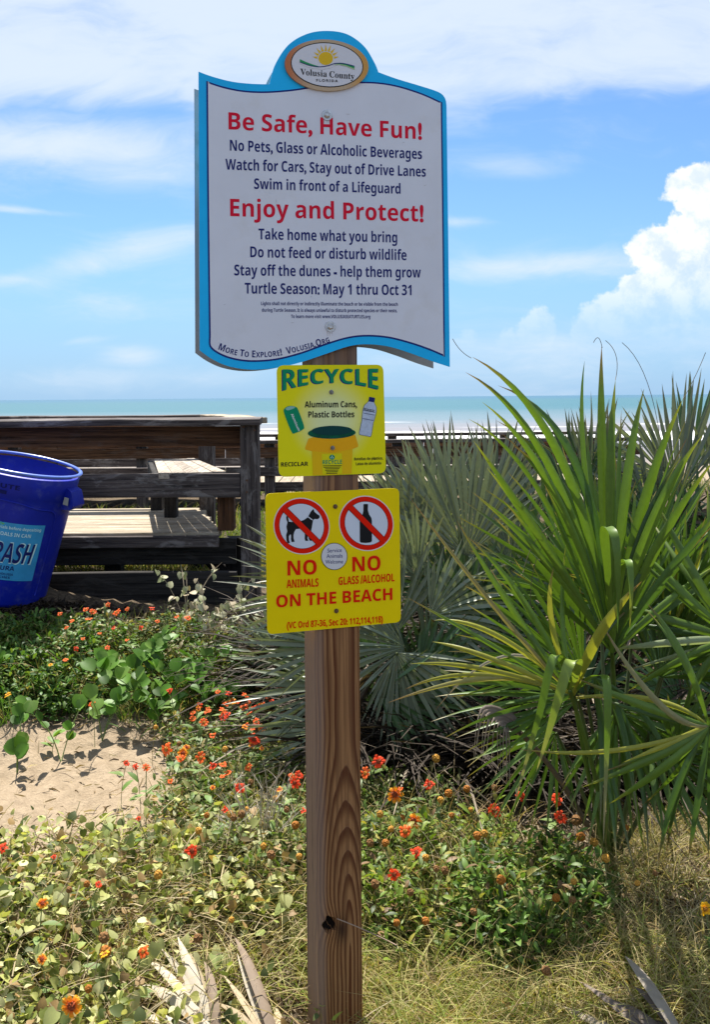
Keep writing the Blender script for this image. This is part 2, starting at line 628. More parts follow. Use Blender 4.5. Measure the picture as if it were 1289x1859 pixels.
def ocean_mat():
    m = bpy.data.materials.new('ocean_water')
    m.use_nodes = True
    t = NT(m.node_tree)
    b = t.n['Principled BSDF']
    P = t.new('ShaderNodeNewGeometry').outputs['Position']
    x, y, z = t.sep(P)[0:3]
    ly = t.m('LOGARITHM', t.m('MAXIMUM', y, 10.0), 10.0)
    # shallow brown-lilac -> turquoise -> deeper blue
    wv = t.noise(t.mapv(P, (0.006, 0.03, 1)), 1.0, 5, 0.6)
    k = t.m('ADD', ly, t.m('MULTIPLY', t.m('SUBTRACT', wv, 0.5), 0.22))
    c = t.mix(t.ss(k, 2.03, 2.22), (0.17, 0.165, 0.18), (0.09, 0.140, 0.170))
    c = t.mix(t.ss(k, 2.2, 2.52), c, (0.022, 0.100, 0.130))
    c = t.mix(t.ss(k, 2.8, 3.4), c, (0.02, 0.09, 0.15))
    # surf
    lat = t.noise(t.mapv(P, (0.035, 0.0, 1)), 1.0, 4, 0.6)
    yy = t.m('ADD', y, t.m('MULTIPLY', t.m('SUBTRACT', lat, 0.5), 12))
    fn = t.noise(t.mapv(P, (0.25, 0.35, 1)), 1.0, 6, 0.7)
    band = t.m('MULTIPLY', t.ss(yy, 76, 80), t.ss(yy, 101, 95))
    foam = t.ss(t.m('ADD', band, t.m('MULTIPLY', t.m('SUBTRACT', fn, 0.5), 0.9)), 0.42, 0.60)
    for y0, w, thr in ((113, 3.5, 0.52), (124, 3, 0.62), (141, 3, 0.66), (166, 4, 0.70), (205, 6, 0.74)):
        ln = t.noise(t.mapv(P, (0.03, 0.004, 1), loc=(y0 * 1.7, 0, 0)), 1.0, 4, 0.6)
        bb = t.m('MULTIPLY', t.ss(t.m('ABSOLUTE', t.m('SUBTRACT', yy, y0)), w, w * 0.3), t.ss(ln, thr - 0.06, thr + 0.03))
        foam = t.m('MAXIMUM', foam, t.m('MULTIPLY', bb, t.ss(fn, 0.3, 0.6)))
    c = t.mix(foam, c, (0.62, 0.63, 0.64))
    t.put(b.inputs['Base Color'], c)
    t.put(b.inputs['Roughness'], t.ss(foam, 0, 1, 0.42, 0.9))
    b.inputs['Specular IOR Level'].default_value = 0.14
    bn = t.new('ShaderNodeBump')
    bn.inputs['Strength'].default_value = 0.55
    bn.inputs['Distance'].default_value = 0.5
    h = t.noise(t.mapv(P, (0.12, 0.45, 1)), 1.0, 5, 0.6)
    t.put(bn.inputs['Height'], t.m('ADD', h, t.m('MULTIPLY', foam, 0.5)))
    t.l.new(bn.outputs[0], b.inputs['Normal'])
    return m


oy = spread((70, 130, 60), (130, 400, 40), (400, 2000, 20), (2000, 30000, 14))
ox = spread((-30000, -500, 12), (-500, 500, 60), (500, 30000, 12))


def ocean_z(X, Y):
    a = np.exp(-((Y - 100 - 4 * np.sin(X * 0.03)) / 3.0) ** 2) * 0.42 + np.exp(-((Y - 88 - 3 * np.sin(X * 0.05 + 1)) / 2.5) ** 2) * 0.28
    return -2.0 + a + 0.06 * np.sin(Y * 0.35 + 0.6 * np.sin(X * 0.04))


oc = grid_mesh('ocean', ox, oy, ocean_z, ocean_mat())
tag(oc, 'turquoise ocean with a white surf line along the beach', kind='structure')

# ------------------------------------------------------------------ SIGN POST
A_POST = R(17)
D_POST = 2.62


class Plane:
    """upright plane through the ray (px,py) at depth d, turned by yaw so that its right side lies farther away"""
    def __init__(s, px, py, d, yaw, off=0.0):
        s.o = U(px, py, d)
        s.u = Vector((math.cos(yaw), math.sin(yaw), 0))
        s.v = Vector((0, 0, 1))
        s.n = Vector((math.sin(yaw), -math.cos(yaw), 0))
        s.o = s.o + s.n * off

    def uv(s, px, py):
        r = ray(px, py)
        c = Vector((0, 0, EYE))
        k = (s.o - c).dot(s.n) / r.dot(s.n)
        p = c + r * k - s.o
        return Vector((p.dot(s.u), p.dot(s.v)))

    def w(s, uv, off=0.0):
        return s.o + s.u * uv[0] + s.v * uv[1] + s.n * off


def post_mat():
    m = bpy.data.materials.new('post_timber')
    m.use_nodes = True
    t = NT(m.node_tree)
    b = t.n['Principled BSDF']
    tc = t.new('ShaderNodeTexCoord').outputs['Object']
    x, y, z = t.sep(tc)[0:3]
    nz = t.noise(t.mapv(tc, (6, 6, 0.9)), 1.4, 3, 0.5)
    nf = t.noise(t.mapv(tc, (160, 160, 3)), 1.0, 4, 0.6)
    zk = t.m('SUBTRACT', z, 0.10)
    xx = t.m('SUBTRACT', x, t.m('ADD', 0.021, t.m('MULTIPLY', t.m('SUBTRACT', nz, 0.5), 0.03)))
    yy = t.m('ADD', y, 0.066)
    yy = t.m('ADD', yy, t.ss(z, 0.12, 0.72, 0.0, 0.062))
    # ring distance from a leaning pith: pointed arches where the cut runs out of it, straight lines elsewhere
    r = t.m('SQRT', t.m('ADD', t.m('MULTIPLY', xx, xx), t.m('MULTIPLY', yy, yy)))
    r = t.m('ADD', r, t.m('MULTIPLY', t.m('SUBTRACT', nz, 0.5), 0.014))
    # grain bends round the knot
    kx = t.m('ADD', x, 0.028)
    kz = t.m('SUBTRACT', z, 0.225)
    kd = t.m('ADD', t.m('MULTIPLY', t.m('MULTIPLY', kx, kx), 1400), t.m('MULTIPLY', t.m('MULTIPLY', kz, kz), 500))
    r = t.m('ADD', r, t.m('MULTIPLY', t.m('EXPONENT', t.m('MULTIPLY', kd, -1)), 0.016))
    fr = t.m('FRACT', t.m('MULTIPLY', r, 112))
    ring = t.m('MULTIPLY', t.ss(fr, 0.25, 0.85), t.ss(fr, 1.0, 0.93))
    c = t.mix(ring, (0.33, 0.165, 0.066), (0.105, 0.032, 0.010))
    c = t.mix(t.m('MULTIPLY', t.ss(nf, 0.45, 0.62), 0.6), c, (0.13, 0.055, 0.022))
    gz = t.ss(z, 1.05, 1.7)
    grey = t.noise(t.mapv(tc, (26, 26, 1.2)), 1.5, 5, 0.6)
    c = t.mix(t.m('MULTIPLY', gz, t.ss(grey, 0.25, 0.6, 0.25, 0.8)), c, (0.175, 0.125, 0.10))
    ed = t.ss(x, -0.030, -0.050)  # left face tinted paler, brighter sky light put into the colour
    c = t.mix(t.m('MULTIPLY', ed, 0.55), c, (0.28, 0.20, 0.155))
    sx = t.m('SUBTRACT', x, 0.004)
    sz = t.m('SUBTRACT', z, 0.205)
    sdd = t.m('ADD', t.m('MULTIPLY', t.m('MULTIPLY', sx, sx), 3800), t.m('MULTIPLY', t.m('MULTIPLY', sz, sz), 900))
    c = t.mix(t.m('MULTIPLY', t.m('EXPONENT', t.m('MULTIPLY', sdd, -1)), 0.85), c, (0.02, 0.007, 0.004))
    crack = t.noise(t.mapv(tc, (75, 75, 1.0), loc=(0.3, 0, 0)), 1.0, 3, 0.5)
    cm = t.ss(crack, 0.66, 0.70)
    c = t.mix(t.m('MULTIPLY', cm, 0.8), c, (0.02, 0.012, 0.008))
    t.put(b.inputs['Base Color'], c)
    b.inputs['Roughness'].default_value = 0.72
    b.inputs['Specular IOR Level'].default_value = 0.25
    bn = t.new('ShaderNodeBump')
    bn.inputs['Strength'].default_value = 0.6
    bn.inputs['Distance'].default_value = 0.003
    t.put(bn.inputs['Height'], t.m('SUBTRACT', t.m('ADD', ring, nf), t.m('MULTIPLY', cm, 2)))
    t.l.new(bn.outputs[0], b.inputs['Normal'])
    return m


PW = 0.122                      # post section
pf = U(604, 1200, D_POST)       # middle of the visible faces
post_xy = Vector((pf.x - 0.0035, pf.y + 0.045))
top_z = U(600, 120, D_POST).z - 0.03


def build_post():
    root = empty('sign_post', (post_xy.x, post_xy.y, 0), 'square brown wooden post with a knot hole carrying the three signs', 'post', rz=A_POST)
    h0, h1 = -0.35, top_z
    v, f = box_vf((-PW / 2, -PW / 2, h0), (PW / 2, PW / 2, h1), 0.006)
    me = bpy.data.meshes.new('timber')
    me.from_pydata(v, [], f)
    me.materials.append(post_mat())
    o = bpy.data.objects.new('timber', me)
    link(o)
    # knot hole: an irregular pit cut into the front face
    bm = bmesh.new()
    bmesh.ops.create_icosphere(bm, subdivisions=3, radius=0.0195)
    for vv in bm.verts:
        vv.co *= 1 + 0.18 * math.sin(vv.co.x * 260 + vv.co.z * 190)
        vv.co.y *= 1.5
        vv.co.z *= 1.15
    bmesh.ops.translate(bm, vec=(-0.028, -PW / 2 - 0.002, 0.225), verts=bm.verts)
    cm = bpy.data.meshes.new('cut')
    bm.to_mesh(cm)
    bm.free()
    co = bpy.data.objects.new('cut', cm)
    link(co)
    md = o.modifiers.new('b', 'BOOLEAN')
    md.operation = 'DIFFERENCE'
    md.object = co
    md.solver = 'EXACT'
    dg = bpy.context.evaluated_depsgraph_get()
    ne = bpy.data.meshes.new_from_object(o.evaluated_get(dg))
    o.modifiers.clear()
    o.data = ne
    o.name = 'timber'
    bpy.data.objects.remove(co)
    o.parent = root
    v, f = [], []
    # near-black lining set inside the hole
    bm = bmesh.new()
    bmesh.ops.create_icosphere(bm, subdivisions=2, radius=0.019)
    for vv in bm.verts:
        vv.co.y *= 1.4
        vv.co.z *= 1.12
    dele = [vv for vv in bm.verts if vv.co.y < 0.004]
    bmesh.ops.delete(bm, geom=dele, context='VERTS')
    bmesh.ops.translate(bm, vec=(-0.028, -PW / 2 - 0.003, 0.225), verts=bm.verts)
    km = bpy.data.meshes.new('knot')
    bm.to_mesh(km)
    bm.free()
    km.materials.append(mat('knot_dark', (0.012, 0.007, 0.005), 0.9))
    ko = bpy.data.objects.new('knot_lining', km)
    link(ko, root)
    return root


POST = build_post()

# ------------------------------------------------------------------ lettering
_gc = {}


def _glyph_me(body, off):
    c = bpy.data.curves.new('g', 'FONT')
    c.body = body
    c.offset = off
    c.resolution_u = 3
    o = bpy.data.objects.new('g', c)
    COL.objects.link(o)
    dg = bpy.context.evaluated_depsgraph_get()
    dg.update()
    me = bpy.data.meshes.new_from_object(o.evaluated_get(dg))
    V = np.array([v.co[:] for v in me.vertices]) if len(me.vertices) else np.zeros((0, 3))
    F = [list(p.vertices) for p in me.polygons]
    bpy.data.objects.remove(o)
    bpy.data.curves.remove(c)
    bpy.data.meshes.remove(me)
    return V, F


def glyph(ch, style):
    key = (ch, style)
    if key in _gc:
        return _gc[key]
    a = ord(ch)
    c2, off = ch, 0.0
    if style in ('bold', 'semi'):
        if 'A' <= ch <= 'Z':
            c2 = chr(0x1D5D4 + a - 65)
        elif 'a' <= ch <= 'z':
            c2 = chr(0x1D5EE + a - 97)
        elif '0' <= ch <= '9':
            c2 = chr(0x1D7EC + a - 48)
        else:
            off = 0.032
    elif style == 'serif':
        if 'A' <= ch <= 'Z':
            c2 = chr(0x1D400 + a - 65)
        elif 'a' <= ch <= 'z':
            c2 = chr(0x1D41A + a - 97)
    if ch == ' ':
        r = (np.zeros((0, 3)), [], 0.26)
    else:
        V, F = _glyph_me(c2, off)
        one = V[:, 0].max() if len(V) else 0
        V2, _ = _glyph_me(c2 + c2, off)
        adv = V2[:, 0].max() - one if len(V2) else 0.5
        if style == 'semi' and len(V):
            pass
        r = (V, F, adv)
    _gc[key] = r
    return r


def text_vf(s, style='bold', track=0.0):
    """layout of a line: baseline at y=0; returns verts (n,2), faces, width, cap height"""
    pen, V, F = 0.0, [], []
    for ch in s:
        g, f, adv = glyph(ch, style)
        if len(g):
            o = len(V)
            V += [(a[0] + pen, a[1]) for a in g]
            F += [[i + o for i in q] for q in f]
        pen += adv + track
    cap = glyph('H', style)[0][:, 1].max()
    V = np.array(V)
    x0, x1 = V[:, 0].min(), V[:, 0].max()
    V[:, 0] = (V[:, 0] - x0) / (x1 - x0)
    V[:, 1] = V[:, 1] / cap
    return V, F


def text_on(pl, s, a, b, cap, m, parent, style='bold', off=0.0012, warp=None, track=0.0, name='lettering'):
    """line of lettering whose baseline runs from pixel a to pixel b on the plane; cap = capital height in pixels"""
    V, F = text_vf(s, style, track)
    A, B = pl.uv(*a), pl.uv(*b)
    C = pl.uv(a[0], a[1] - cap)
    hh = (C - A).length
    out = []
    for x, y in V:
        if warp:
            x, y = warp(x, y)
        p = A.lerp(B, x) + Vector((0, y * hh))
        out.append(pl.w(p, off))
    return meshobj(name, out, F, m, parent)


def text_path(pl, s, pts, cap, m, parent, style='bold', off=0.0012, smallcaps=False, track=0.0):
    """letters standing along a curve of pixel points"""
    P = [pl.uv(*p) for p in pts]
    C = pl.uv(pts[0][0], pts[0][1] - cap)
    hh = (C - P[0]).length
    # catmull samples
    S = []
    for i in range(len(P) - 1):
        p0, p1, p2, p3 = P[max(i - 1, 0)], P[i], P[i + 1], P[min(i + 2, len(P) - 1)]
        for k in range(16):
            t = k / 16
            S.append(0.5 * ((2 * p1) + (p2 - p0) * t + (2 * p0 - 5 * p1 + 4 * p2 - p3) * t * t + (3 * p1 - p0 - 3 * p2 + p3) * t ** 3))
    S.append(P[-1])
    cum = [0]
    for i in range(1, len(S)):
        cum.append(cum[-1] + (S[i] - S[i - 1]).length)
    capg = glyph('H', style)[0][:, 1].max()
    items, pen = [], 0
    prev = ' '
    for ch in s:
        k = 1.0
        if smallcaps and ch.isalpha() and prev.isalpha():
            k = 0.78
        g, f, adv = glyph(ch, style)
        items.append((g, f, pen, adv * k, k))
        pen += adv * k + track
        prev = ch
    out, F = [], []
    for g, f, x, adv, k in items:
        if not len(g):
            continue
        mid = (x + adv / 2) / pen * cum[-1]
        i = min(max(np.searchsorted(cum, mid), 1), len(cum) - 1)
        t = (mid - cum[i - 1]) / max(1e-9, cum[i] - cum[i - 1])
        c = S[i - 1].lerp(S[i], t)
        d = (S[i] - S[i - 1]).normalized()
        nn = Vector((-d.y, d.x))
        sx = cum[-1] / pen
        o = len(out)
        for vx, vy, _ in g:
            q = c + d * ((vx * k - adv / 2) * sx) + nn * (vy * k / capg * hh)
            out.append(pl.w(q, off))
        F += [[j + o for j in q] for q in f]
    return meshobj('lettering', out, F, m, parent)


def poly_on(pl, pts, m, parent, off=0.001, name='print', px=True, holes=None):
    uv = [pl.uv(*p) if px else Vector(p) for p in pts]
    bm = bmesh.new()
    loops = [uv] + ([[pl.uv(*p) if px else Vector(p) for p in h] for h in holes] if holes else [])
    edges = []
    for lp in loops:
        vs = [bm.verts.new(pl.w(q, off)) for q in lp]
        for i in range(len(vs)):
            edges.append(bm.edges.new((vs[i], vs[(i + 1) % len(vs)])))
    bmesh.ops.triangle_fill(bm, use_beauty=True, use_dissolve=False, edges=edges, normal=pl.n)
    bm.verts.index_update()
    V = [tuple(v.co) for v in bm.verts]
    F = [[v.index for v in f.verts] for f in bm.faces]
    bm.free()
    return meshobj(name, V, F, m, parent)


def slab_on(pl, uv, th, m, parent, off=0.0, name='panel'):
    """sheet with thickness th; front face at off"""
    n = len(uv)
    bm = bmesh.new()
    fr = [bm.verts.new(pl.w(q, off)) for q in uv]
    bk = [bm.verts.new(pl.w(q, off - th)) for q in uv]
    for i in range(n):
        bm.faces.new((fr[i], fr[(i + 1) % n], bk[(i + 1) % n], bk[i]))
    for vs in (fr, bk):
        ed = []
        for i in range(n):
            ed.append(bm.edges.get((vs[i], vs[(i + 1) % n])))
        bmesh.ops.triangle_fill(bm, use_beauty=True, use_dissolve=False, edges=ed)
    bmesh.ops.recalc_face_normals(bm, faces=bm.faces)
    bm.verts.index_update()
    V = [tuple(v.co) for v in bm.verts]
    F = [[v.index for v in f.verts] for f in bm.faces]
    bm.free()
    return meshobj(name, V, F, m, parent)


def smooth_poly(pts, corners=(), k=8):
    """closed Catmull curve through pixel points; indices in corners stay sharp"""
    n = len(pts)
    out = []
    for i in range(n):
        p1, p2 = Vector(pts[i]), Vector(pts[(i + 1) % n])
        p0 = Vector(pts[i - 1]) if i not in corners else p1
        p3 = Vector(pts[(i + 2) % n]) if (i + 1) % n not in corners else p2
        for j in range(k):
            t = j / k
            out.append(tuple(0.5 * ((2 * p1) + (p2 - p0) * t + (2 * p0 - 5 * p1 + 4 * p2 - p3) * t * t + (3 * p1 - p0 - 3 * p2 + p3) * t ** 3)))
    return out


def ellipse_px(cx, cy, rx, ry, rot=0.0, n=48):
    c, s = math.cos(R(rot)), math.sin(R(rot))
    return [(cx + rx * math.cos(a) * c - ry * math.sin(a) * s, cy + rx * math.cos(a) * s + ry * math.sin(a) * c) for a in [2 * math.pi * i / n for i in range(n)]]


def round_rect(pl, corners, rad, k=6):
    """rounded quad in plane uv from 4 pixel corners (tl,tr,br,bl)"""
    P = [pl.uv(*c) for c in corners]
    out = []
    for i in range(4):
        p, a, b = P[i], P[i - 1], P[(i + 1) % 4]
        da, db = (a - p).normalized(), (b - p).normalized()
        s, e = p + da * rad, p + db * rad
        for j in range(k + 1):
            t = j / k
            out.append((1 - t) ** 2 * s + 2 * t * (1 - t) * p + t * t * e)
    return out


def inset_uv(uv, d):
    n = len(uv)
    out = []
    area = sum(uv[i].x * uv[(i + 1) % n].y - uv[(i + 1) % n].x * uv[i].y for i in range(n))
    sg = 1 if area > 0 else -1
    for i in range(n):
        t = (uv[(i + 1) % n] - uv[i - 1]).normalized()
        out.append(uv[i] + Vector((-t.y, t.x)) * d * sg)
    return out


PAINT = dict(rough=0.42, spec=0.4, coat=0.0)
m_white = mat('sign_white', (0.72, 0.74, 0.82), 0.4, 0.12, var=0.03, vscale=5, bump=0.06, bscale=500, dirt=(0.55, 0.52, 0.46, 0.18), dscale=9)
m_sblue = mat('sign_sky_blue', (0.015, 0.50, 0.97), 0.4, 0.12, var=0.05, vscale=9)
m_navy = mat('sign_navy', (0.012, 0.028, 0.20), 0.4, 0.12)
m_ink = mat('sign_ink', (0.014, 0.022, 0.15), 0.45, 0.12)
m_red = mat('sign_red', (0.70, 0.006, 0.035), 0.4, 0.12)
m_black = mat('print_black', (0.012, 0.012, 0.014), 0.5, 0.12)
m_grey = mat('backing_grey', (0.40, 0.39, 0.38), 0.55, 0.3, var=0.08, vscale=6, dirt=(0.2, 0.18, 0.15, 0.4))
m_steel = mat('galvanised_steel', (0.55, 0.55, 0.56), 0.35, 0.5, metal=0.85, bump=0.2, bscale=300, var=0.2, vscale=120)
m_rust = mat('screw_brown', (0.16, 0.09, 0.05), 0.6, 0.4, metal=0.4)
m_dot = mat('screw_grey', (0.25, 0.24, 0.25), 0.4, 0.5, metal=0.8)


def bolt(pl, px, py, r, m, parent, off=0.0, hexa=True, name='bolt'):
    c = pl.uv(px, py)
    parts = []
    bm = bmesh.new()
    # washer
    for rr, h, n, b in ((r, 0.0018, 24, 0), (r * 0.66, 0.006, 6 if hexa else 20, 1)):
        ring = []
        for k in range(n):
            a = 2 * math.pi * k / n + 0.3
            ring.append((rr * math.cos(a), rr * math.sin(a)))
        lo = [pl.w(c + Vector(q), off) for q in ring]
        hi = [pl.w(c + Vector(q) * (0.9 if b else 0.95), off + h) for q in ring]
        V = lo + hi
        F = [[k, (k + 1) % n, n + (k + 1) % n, n + k] for k in range(n)] + [list(range(n, 2 * n))]
        if b:
            top = [pl.w(c + Vector(q) * 0.55, off + h + 0.0022) for q in ring]
            V += top
            F = F[:-1] + [[n + k, n + (k + 1) % n, 2 * n + (k + 1) % n, 2 * n + k] for k in range(n)] + [list(range(2 * n, 3 * n))]
        parts.append((V, F))
    bm.free()
    V, F = join_vf(parts)
    return meshobj(name, V, F, m, parent)


# the front plane of the post at its centre line
front_c = Vector((post_xy.x, post_xy.y, 0)) + Vector((math.sin(A_POST), -math.cos(A_POST), 0)) * (PW / 2)


def plane_at(yaw, off):
    pl = Plane(600, 700, 2.6, yaw)
    n0 = Vector((math.sin(A_POST), -math.cos(A_POST), 0))
    pl.o = Vector((front_c.x, front_c.y, 1.2)) + n0 * off
    return pl


# --- big welcome sign
def build_big_sign():
    pl = plane_at(R(13.5), 0.011)
    root = empty('beach_rules_sign', (pl.o.x, pl.o.y, 1.75), 'large white scroll-shaped beach rules sign with sky blue border, topmost on the post', 'sign')
    # outline (clockwise), pixel positions
    seg = []

    def cub(pts, k=10):
        P = [Vector(p) for p in pts]
        n = len(P)
        for i in range(n - 1):
            p0, p1, p2, p3 = P[max(i - 1, 0)], P[i], P[i + 1], P[min(i + 2, n - 1)]
            for j in range(k):
                t = j / k
                q = 0.5 * ((2 * p1) + (p2 - p0) * t + (2 * p0 - 5 * p1 + 4 * p2 - p3) * t * t + (3 * p1 - p0 - 3 * p2 + p3) * t ** 3)
                seg.append((q.x, q.y))
    cub([(360, 130), (385, 139), (420, 148), (455, 152), (489, 153)])
    cub([(489, 153), (499, 118), (523, 82), (556, 62), (592, 56), (630, 62), (661, 84), (680, 114), (687, 131)])
    cub([(687, 131), (720, 143), (760, 155), (796, 167), (808, 178), (811, 192)], 8)
    cub([(811, 192), (814, 430), (817, 666)], 3)
    cub([(817, 666), (783, 655), (745, 641), (705, 629), (665, 625), (632, 629), (590, 643), (545, 658), (500, 668), (455, 671), (415, 665), (385, 652), (362, 636)], 8)
    cub([(362, 636), (361, 380), (360, 130)], 3)
    outer = [pl.uv(*p) for p in seg]
    slab_on(pl, outer, 0.004, m_sblue, root, 0.0, 'panel')
    # back board behind the post, same outline
    r2 = empty('sign_backing_board', (pl.o.x, pl.o.y + 0.14, 1.75), 'plain grey board of the same scroll shape on the far side of the post', 'sign')
    slab_on(pl, outer, 0.004, m_grey, r2, -(PW + 0.020), 'board')
    # white field with navy outline: its own shape
    seg.clear()
    cub([(374, 147), (405, 157), (440, 164), (480, 166), (525, 163), (560, 158), (600, 152), (640, 149), (680, 149), (720, 155), (765, 169), (803, 186)], 6)
    cub([(803, 186), (806, 420), (808, 648)], 3)
    cub([(808, 648), (780, 636), (745, 624), (705, 614), (665, 611), (630, 615), (590, 627), (545, 643), (500, 654), (455, 657), (420, 652), (395, 642), (380, 629), (379, 610)], 6)
    cub([(379, 610), (376, 380), (374, 147)], 3)
    inn = [pl.uv(*p) for p in seg]
    poly_on(pl, inn, m_navy, root, 0.0005, 'border_line', px=False)
    poly_on(pl, inset_uv(inn, 0.0045), m_white, root, 0.0010, 'white_field', px=False)
    # oval medallion, raised
    ov = empty_part('medallion', root)
    m_gold = medallion_mat()
    e0 = [pl.uv(*p) for p in ellipse_px(592, 120, 76, 46.5, 4)]
    slab_on(pl, e0, 0.006, m_gold, ov, 0.0075, 'rim')
    e1 = [pl.uv(*p) for p in ellipse_px(592.5, 119.5, 66, 40.5, 5)]
    poly_on(pl, e1, m_black, ov, 0.0079, 'rim_line', px=False)
    e2 = [pl.uv(*p) for p in ellipse_px(592.5, 119.5, 64.3, 38.8, 5)]
    poly_on(pl, e2, mat('medallion_white', (0.70, 0.70, 0.75), 0.4, 0.12), ov, 0.0083, 'oval_field', px=False)
    m_sun = mat('print_gold', (0.78, 0.50, 0.02), 0.45)
    m_gr = mat('print_green', (0.03, 0.30, 0.10), 0.45)
    m_lg = mat('print_light_green', (0.38, 0.55, 0.30), 0.45)
    sun = ellipse_px(590, 108, 13.2, 12, 0, 28)
    poly_on(pl, sun, m_sun, ov, 0.0087, 'sun_emblem')
    V, F = [], []
    for k in range(9):
        a = R(-168 + k * 19.5)
        c = Vector((590, 110))
        d = Vector((math.cos(a), math.sin(a)))
        s = Vector((-d.y, d.x))
        tip = c + d * (24 + 4 * math.sin(k * math.pi / 8))
        b0, b1 = c + d * 15.5 + s * 2.3, c + d * 15.5 - s * 2.3
        o = len(V)
        V += [pl.w(pl.uv(*q), 0.0088) for q in (tip, b0, b1)]
        F.append([o, o + 1, o + 2])
    meshobj('sun_rays', V, F, m_sun, ov)

    def ribbon(pts, w0, w1, m, off, nm):
        P = smooth_open(pts, 10)
        up = [(x, y - (w0 + (w1 - w0) * i / len(P)) * (0.3 + abs(math.cos(i / len(P) * math.pi)))) for i, (x, y) in enumerate(P)]
        poly_on(pl, [tuple(p) for p in P] + up[::-1], m, ov, off, nm)
    poly_on(pl, [(543, 110), (556, 116), (570, 121), (585, 124), (600, 122), (612, 119), (600, 125), (585, 128), (566, 126), (552, 122), (543, 117)], mat('mask_white', (0.70, 0.70, 0.75), 0.4), ov, 0.0089, 'wave_gap')
    poly_on(pl, [(543, 109.5), (553, 114), (566, 119), (578, 122.5), (566, 122.8), (553, 119), (543, 115)], m_gr, ov, 0.0091, 'green_wave')
    poly_on(pl, [(642, 127.5), (628, 121), (614, 118), (604, 119), (616, 117), (630, 119), (642, 123)], m_gr, ov, 0.0091, 'green_wave')
    poly_on(pl, [(602, 121), (614, 119.5), (628, 123), (642, 128.6), (642, 126.5), (626, 120.4), (613, 118)], m_lg, ov, 0.0092, 'green_wave')
    P = smooth_open([(543, 115.5), (560, 121.5), (578, 124.2), (594, 122), (608, 117.8), (624, 118.5), (642, 123)], 8)
    poly_on(pl, [tuple(p) for p in P] + [(x, y - 1.5) for x, y in P][::-1], m_ink, ov, 0.0094, 'wave_line')
    text_on(pl, 'Volusia County', (544, 137.5), (642, 146), 11.2, m_black, ov, 'serif', 0.0088)
    text_on(pl, 'FLORIDA', (573, 149.8), (612, 151.2), 4.6, m_black, ov, 'bold', 0.0088, track=0.12)
    # lettering
    o = 0.0015
    text_on(pl, 'Be Safe, Have Fun!', (414.5, 235), (766, 253), 31.0, m_red, root, 'bold', o)
    text_on(pl, 'Enjoy and Protect!', (417.5, 392.5), (769, 402.5), 31.5, m_red, root, 'bold', o)
    for s, a, b, c in (('No Pets, Glass or Alcoholic Beverages', (417, 273.5), (766, 289), 19.5),
                       ('Watch for Cars, Stay out of Drive Lanes', (409, 308), (773, 321), 19.5),
                       ('Swim in front of a Lifeguard', (461, 343), (727, 352), 19),
                       ('Take home what you bring', (469, 434.5), (721, 440.5), 19.5),
                       ('Do not feed or disturb wildlife', (454, 467), (738, 472.5), 19.5),
                       ('Stay off the dunes - help them grow', (425, 500), (764, 504), 19.5),
                       ('Turtle Season: May 1 thru Oct 31', (444, 533), (747, 536), 19.5)):
        text_on(pl, s, a, b, c, m_ink, root, 'bold', o)
    text_on(pl, 'Lights shall not directly or indirectly illuminate the beach or be visible from the beach', (473.5, 554), (722, 555.5), 6.2, m_ink, root, 'bold', o)
    text_on(pl, 'during Turtle Season. It is always unlawful to disturb protected species or their nests.', (475, 566), (721, 567), 6.2, m_ink, root, 'bold', o)
    text_on(pl, 'To learn more visit www.VOLUSIASEATURTLES.org', (528, 577.5), (672, 578), 6.2, m_ink, root, 'bold', o)
    text_path(pl, 'MORE TO EXPLORE!  VOLUSIA.ORG', [(394, 634), (420, 643), (448, 648), (478, 648.5), (510, 645), (545, 637), (575, 629), (600, 621)], 12.5, m_ink, root, 'bold', o, smallcaps=True, track=0.02)
    m_run = mat('rust_run', (0.36, 0.26, 0.19), 0.6, 0.1, var=.2, vscale=40)
    for bx, by, ln in ((593, 218, 15), (599, 602, 13)):
        for k in range(3):
            x0 = bx - 4 + k * 4 + random.uniform(-1, 1)
            l2 = ln * random.uniform(.5, 1.2)
            poly_on(pl, [(x0 - .35, by), (x0 + .35, by), (x0 + .1, by + l2)], m_run, root, 0.0017 + k * .0001, 'rust_streak')
    m_scf = mat('scuff_grey', (0.44, 0.43, 0.45), 0.6, 0.1)
    for k in range(26):
        x0, y0 = random.uniform(385, 800), random.uniform(180, 615)
        a = random.uniform(-.5, .5) + random.choice((0, 1.57))
        l2 = random.uniform(2, 9)
        dx, dy = math.cos(a) * l2, math.sin(a) * l2
        poly_on(pl, [(x0, y0), (x0 + dx, y0 + dy), (x0 + dx * .5 - dy * .05, y0 + dy * .5 + dx * .05 + .4)], m_scf, root, 0.0021, 'scratch')
    bolt(pl, 593.5, 209.5, 0.0142, m_steel, root, 0.0016)
    bolt(pl, 599.5, 593, 0.0142, m_steel, root, 0.0016)


def smooth_open(pts, k=8):
    P = [Vector(p) for p in pts]
    out = []
    for i in range(len(P) - 1):
        p0, p1, p2, p3 = P[max(i - 1, 0)], P[i], P[i + 1], P[min(i + 2, len(P) - 1)]
        for j in range(k):
            t = j / k
            out.append(0.5 * ((2 * p1) + (p2 - p0) * t + (2 * p0 - 5 * p1 + 4 * p2 - p3) * t * t + (3 * p1 - p0 - 3 * p2 + p3) * t ** 3))
    out.append(P[-1])
    return out


def empty_part(name, parent):
    o = bpy.data.objects.new(name, None)
    o.empty_display_size = 0.02
    link(o, parent)
    return o


